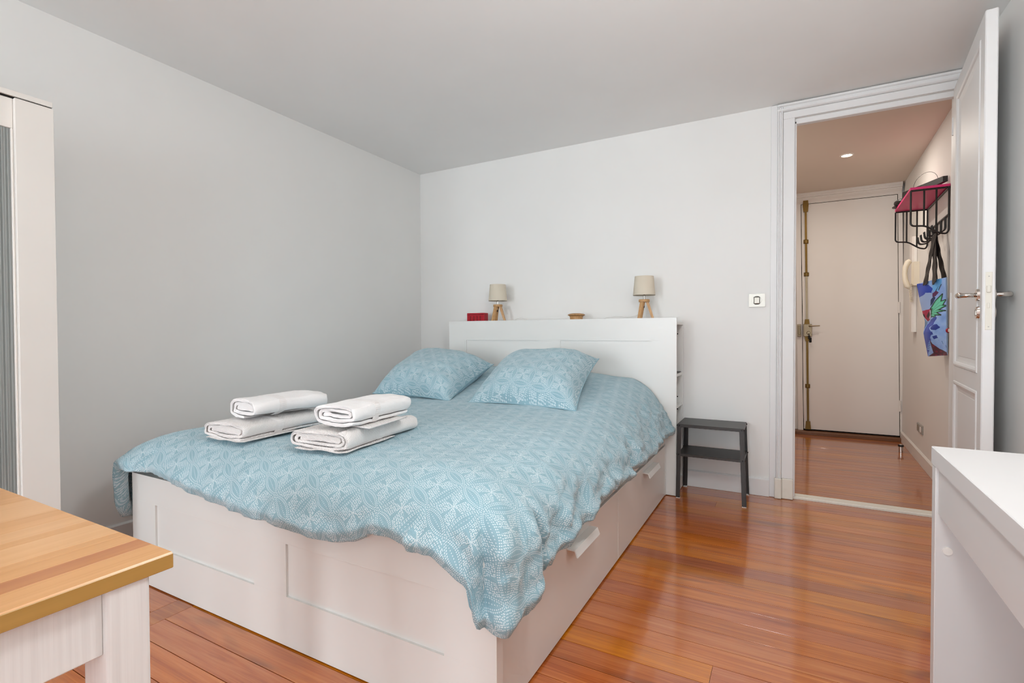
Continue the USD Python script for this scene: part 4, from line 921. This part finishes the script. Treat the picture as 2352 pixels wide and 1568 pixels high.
paint([(345, 815), (480, 780), (500, 800), (505, 880), (470, 930), (410, 960), (385, 950)], '#c21f45')
for p in ([(352, 862), (385, 850), (395, 900), (372, 915)], [(425, 880), (470, 810), (480, 870), (440, 915)]): paint(p, '#1a0f18')
for p in ([(345, 870), (360, 862), (410, 955), (400, 965)], [(478, 795), (492, 800), (498, 880), (470, 925), (462, 918), (484, 870)]): paint(p, '#e9e3e6')
leaf = [[(490, 780), (560, 660), (640, 570), (620, 690), (560, 770)], [(500, 800), (600, 680), (680, 650), (650, 720), (560, 790)], [(500, 810), (620, 720), (690, 730), (620, 780), (530, 830)], [(500, 820), (600, 790), (680, 800), (600, 820), (520, 850)], [(500, 840), (580, 820), (640, 860), (570, 860), (520, 870)], [(500, 850), (560, 850), (580, 895), (530, 880), (505, 890)]]
for p in leaf:
    q_ = sg.Polygon(p).buffer(0); paint(list(q_.buffer(9).exterior.coords), '#10241f')
for i, p in enumerate(leaf):
    q_ = sg.Polygon(p).buffer(0).buffer(-2); paint(list(q_.exterior.coords), ['#43a86f', '#5bbb84', '#379a62', '#4fb27a', '#2f8a57', '#3f9f6a'][i])
    q2 = sg.Polygon(p).buffer(0).buffer(-9)
    if not q2.is_empty and q2.geom_type == 'Polygon': paint(list(q2.exterior.coords), '#7fd0a0')
paint([(405, 1010), (470, 940), (580, 880), (600, 900), (560, 1000), (510, 1040), (560, 1110), (530, 1200), (520, 1260), (430, 1440), (400, 1400), (365, 1210)], '#244ba0', 25)
for p in ([(530, 1045), (560, 1000), (610, 990), (640, 1030), (600, 1070), (550, 1065)], [(530, 1110), (560, 1090), (570, 1130), (535, 1150)], [(560, 1160), (600, 1140), (610, 1180), (570, 1200)]): paint(p, '#1e3f8c', 12)
for k_ in range(6):
    x0_, y0_ = 430 + k_ * 15, 1330 - k_ * 22; paint([(x0_, y0_), (x0_ + 60, y0_ + 10), (x0_ + 64, y0_ + 22), (x0_ + 4, y0_ + 12)], '#a6c2e0')
paint([(520, 1200), (540, 1260), (600, 1330), (690, 1380), (705, 1430), (430, 1445), (520, 1390)], '#5a1230')
for cx2, cy2 in ((545, 1290), (560, 1370), (610, 1370), (650, 1410), (600, 1420), (540, 1420)): paint(list(sg.Point(cx2, cy2).buffer(18).difference(sg.Point(cx2 + 4, cy2 + 4).buffer(10)).geoms[0].exterior.coords) if False else list(sg.Point(cx2, cy2).buffer(15).exterior.coords), '#8c1a34', 10)
for k_ in range(22):
    x0_, y0_ = 610 + (k_ * 37) % 75, 1215 + (k_ * 53) % 110; paint([(x0_, y0_), (x0_ + 4, y0_ - 10), (x0_ + 7, y0_ - 9), (x0_ + 3, y0_ + 1)], '#5f7ea8')
i = np.arange(NS * NT).reshape(NS, NT); a, b, c, d = i[:-1, :-1].ravel(), i[1:, :-1].ravel(), i[1:, 1:].ravel(), i[:-1, 1:].ravel()
Ff = np.vstack([np.c_[a, d, c], np.c_[a, c, b]])
fp = part('front_panel', T(Fv.reshape(-1, 3), Ff), 'bag_print', bag, True)
UsdGeom.PrimvarsAPI(fp).CreatePrimvar('print', Sdf.ValueTypeNames.Color3fArray, 'vertex').Set(Vt.Vec3fArray.FromNumpy(np.clip(col ** 1.1 * np.array([.85, 1.1, 1.5]), 0, .95).reshape(-1, 3).astype(np.float32)))
rim = np.r_[i[0, :], i[1:, -1], i[-1, -2::-1]]
vs = np.vstack([Fv.reshape(-1, 3)[rim], Bv.reshape(-1, 3)[rim]]); kk = len(rim); j = np.arange(kk - 1)
part('back_panel', cat([T(Bv.reshape(-1, 3), Ff[:, ::-1]), T(vs, np.vstack([np.c_[j, j + kk, j + kk + 1], np.c_[j, j + kk + 1, j + 1]]))]), 'bag_lining', bag)
part('edge_piping', tube(Fv[-1, ::10], .0035, 6), 'bag_lining', bag, True)
bd = ony = None
part('round_badge', cyl(Bv[-1, 177] + [.000, -.004, 0], Bv[-1, 177] + [.004, -.010, 0], .014, 24), 'badge_red', bag)
part('badge_face', cyl(Bv[-1, 177] + [.004, -.010, 0], Bv[-1, 177] + [.0045, -.0112, 0], .0095, 24), 'worn_white', bag)
def strap(pts, w, th):
    p = np.array(pts, float)
    from scipy.interpolate import CubicSpline
    dd = np.r_[0, np.cumsum(np.linalg.norm(np.diff(p, axis=0), axis=1))]; p = CubicSpline(dd, p)(np.linspace(0, dd[-1], 26))
    tt = np.gradient(p, axis=0); tt /= np.linalg.norm(tt, axis=1, keepdims=True)
    side = np.cross(tt, nb_); side /= np.linalg.norm(side, axis=1, keepdims=True); ww = w * (1 + .06 * np.sin(np.linspace(0, 9, 26)))[:, None]
    rip = .0015 * np.sin(np.linspace(0, 22, 26))[:, None] * nb_
    rows = [p - side * ww + nb_ * th + rip, p + side * ww + nb_ * th - rip, p + side * ww - nb_ * th - rip, p - side * ww - nb_ * th + rip]
    v = np.stack(rows, 1).reshape(-1, 3); f = []
    for q_ in range(25):
        for e in range(4):
            z_ = [q_ * 4 + e, q_ * 4 + (e + 1) % 4, q_ * 4 + 4 + (e + 1) % 4, q_ * 4 + 4 + e]; f += [[z_[0], z_[1], z_[2]], [z_[0], z_[2], z_[3]]]
    f += [[0, 2, 1], [0, 3, 2], [100, 101, 102], [100, 102, 103]]
    return T(v, f)
hookp = np.array([xw(4.0) - .058, 4.0, 1.607])
def at_top(u): return tl3 * (1 - u) + tr3 * u
for u, off in ((.45, -.006), (.74, .012)):
    for sgn in (1, -1):
        e = at_top(u + (0 if sgn > 0 else .07)) + nb_ * .013 * sgn
        pts_ = [e + (hookp - e) * f + nb_ * .006 * sgn * (1 - f) + np.array([0, off * f, 0]) for f in (-.07, .0, .2, .4, .6, .8, .97)]
        part('strap', strap(pts_, .0235, .0014), 'black_plastic', bag)

# the room's own ceiling lamp, overhead of the photographer
gl_ = thing('ceiling_lamp', 'round opal glass ceiling lamp on a white rose, above the desk end of the room', 'ceiling light', (-.1, .88, ZC))
part('rose', lathe([(0, ZC - .0003), (.06, ZC - .0003), (.055, ZC - .03), (0, ZC - .03)], -.1, .88, 32), 'white_plastic', gl_, 40)
part('cord', cyl((-.1, .88, ZC - .03), (-.1, .88, ZC - .37), .004, 10), 'white_cord', gl_)
part('globe', lathe([(.14 * math.sin(a), ZC - .50 - .14 * math.cos(a)) for a in np.linspace(0, math.pi * .93, 20)], -.1, .88, 32), 'globe_glow', gl_, True)

# intercom handset, its trunking, wall outlet, door stop, ceiling lamp
tk = thing('cable_trunking', 'narrow white cable trunking running down the hallway wall', 'trunking', (.90, 5.04, 1.0))
part('channel', hull([(xw(y) - d, y, z) for y in (4.985, 5.10) for d in (.0005, .034) for z in (.991, 1.745)]), 'hall_gloss_paint', tk)
part('cover', hull([(xw(y) - d, y, z) for y in (4.981, 4.986) for d in (.004, .020) for z in (.992, 1.74)]), 'white_plastic', tk)
ph_ = thing('intercom', 'ivory intercom handset on the hallway wall beside the entrance door', 'intercom', (.89, 4.93, 1.36))
part('base', hull([(xw(y) - d, y, z) for y, dd in ((4.885, .034), (4.965, .040)) for d in (.0005, dd) for z in (1.352, 1.535)] + [(xw(4.92) - .046, 4.92, 1.37), (xw(4.92) - .046, 4.92, 1.52)]), 'ivory_plastic', ph_)
hx = xw(4.94)
part('handset', tube([(hx - .050, 4.945, 1.552), (hx - .064, 4.945, 1.540), (hx - .080, 4.945, 1.500), (hx - .084, 4.945, 1.450), (hx - .080, 4.945, 1.400), (hx - .066, 4.945, 1.352), (hx - .050, 4.945, 1.340)], [.016, .021, .018, .0165, .018, .022, .016], 16), 'ivory_plastic', ph_, True)
tt_ = np.linspace(0, 1, 420)
part('coiled_cord', tube(np.c_[hx - .055 + .010 * np.sin(tt_ * math.pi) + .0055 * np.cos(tt_ * 2 * math.pi * 42), 4.94 - .055 * tt_ + .0055 * np.sin(tt_ * 2 * math.pi * 42), 1.335 - .118 * np.sin(tt_ * math.pi) ** .8 + .02 * tt_], .0017, 5), 'ivory_plastic', ph_, True)
ol = thing('wall_outlet', 'satin steel double socket low on the hallway wall', 'outlet', (.91, 4.775, .262))
part('plate', hull([(xw(y) - d, y, z) for y, dy in ((4.672, .006), (4.880, -.006)) for d, z0, z1 in ((.0005, .2285, .2965), (.009, .233, .292)) for z in (z0, z1)]), 'brushed_nickel', ol)
for yc in (4.727, 4.825):
    part('socket', cyl((xw(yc) - .009, yc, .2625), (xw(yc) - .0105, yc, .2625), .0225, 24), 'steel_rod' if yc > 4.8 else 'white_plastic', ol)
ds = thing('door_stop', 'small steel floor door stop with a black rubber cap, in the hallway', 'door stop', (.857, 5.145, 0))
part('post', lathe([(0, .0005), (.0155, .0005), (.0155, .046), (0, .046)], .857, 5.145, 24), 'chrome', ds, 40)
part('rubber_ring', lathe([(0, .046), (.0185, .046), (.0190, .050), (.0190, .058), (.017, .061), (0, .061)], .857, 5.145, 24), 'rubber_black', ds, 40)
part('cap', lathe([(0, .061), (.013, .061), (.011, .0655), (0, .066)], .857, 5.145, 24), 'chrome', ds, 40)
sp = thing('spotlight', 'recessed round spotlight glowing in the hallway ceiling', 'ceiling light', (.4155, 4.563, hz))
part('trim_ring', lathe([(.034, hz - .0002), (.047, hz - .0002), (.046, hz - .004), (.036, hz - .006), (.034, hz - .004), (.034, hz - .0002)], .4155, 4.563, 40), 'worn_white', sp, 40)
part('lamp', lathe([(0, hz - .0025), (.034, hz - .0025), (.034, hz - .001), (0, hz - .001)], .4155, 4.563, 32), 'lamp_glow', sp)
for nm, loc, it in (('spot_glow', (.4155, 4.563, hz - .008), 19.0), ('spot_glow_far', (-.12, 4.25, hz - .008), 20.0)):
    L_ = UsdLux.DiskLight.Define(stage, '/World/' + nm); L_.CreateRadiusAttr(.034); L_.CreateIntensityAttr(it * 26); L_.CreateColorAttr(Gf.Vec3f(1., .92, .83)); L_.AddTranslateOp().Set(loc)
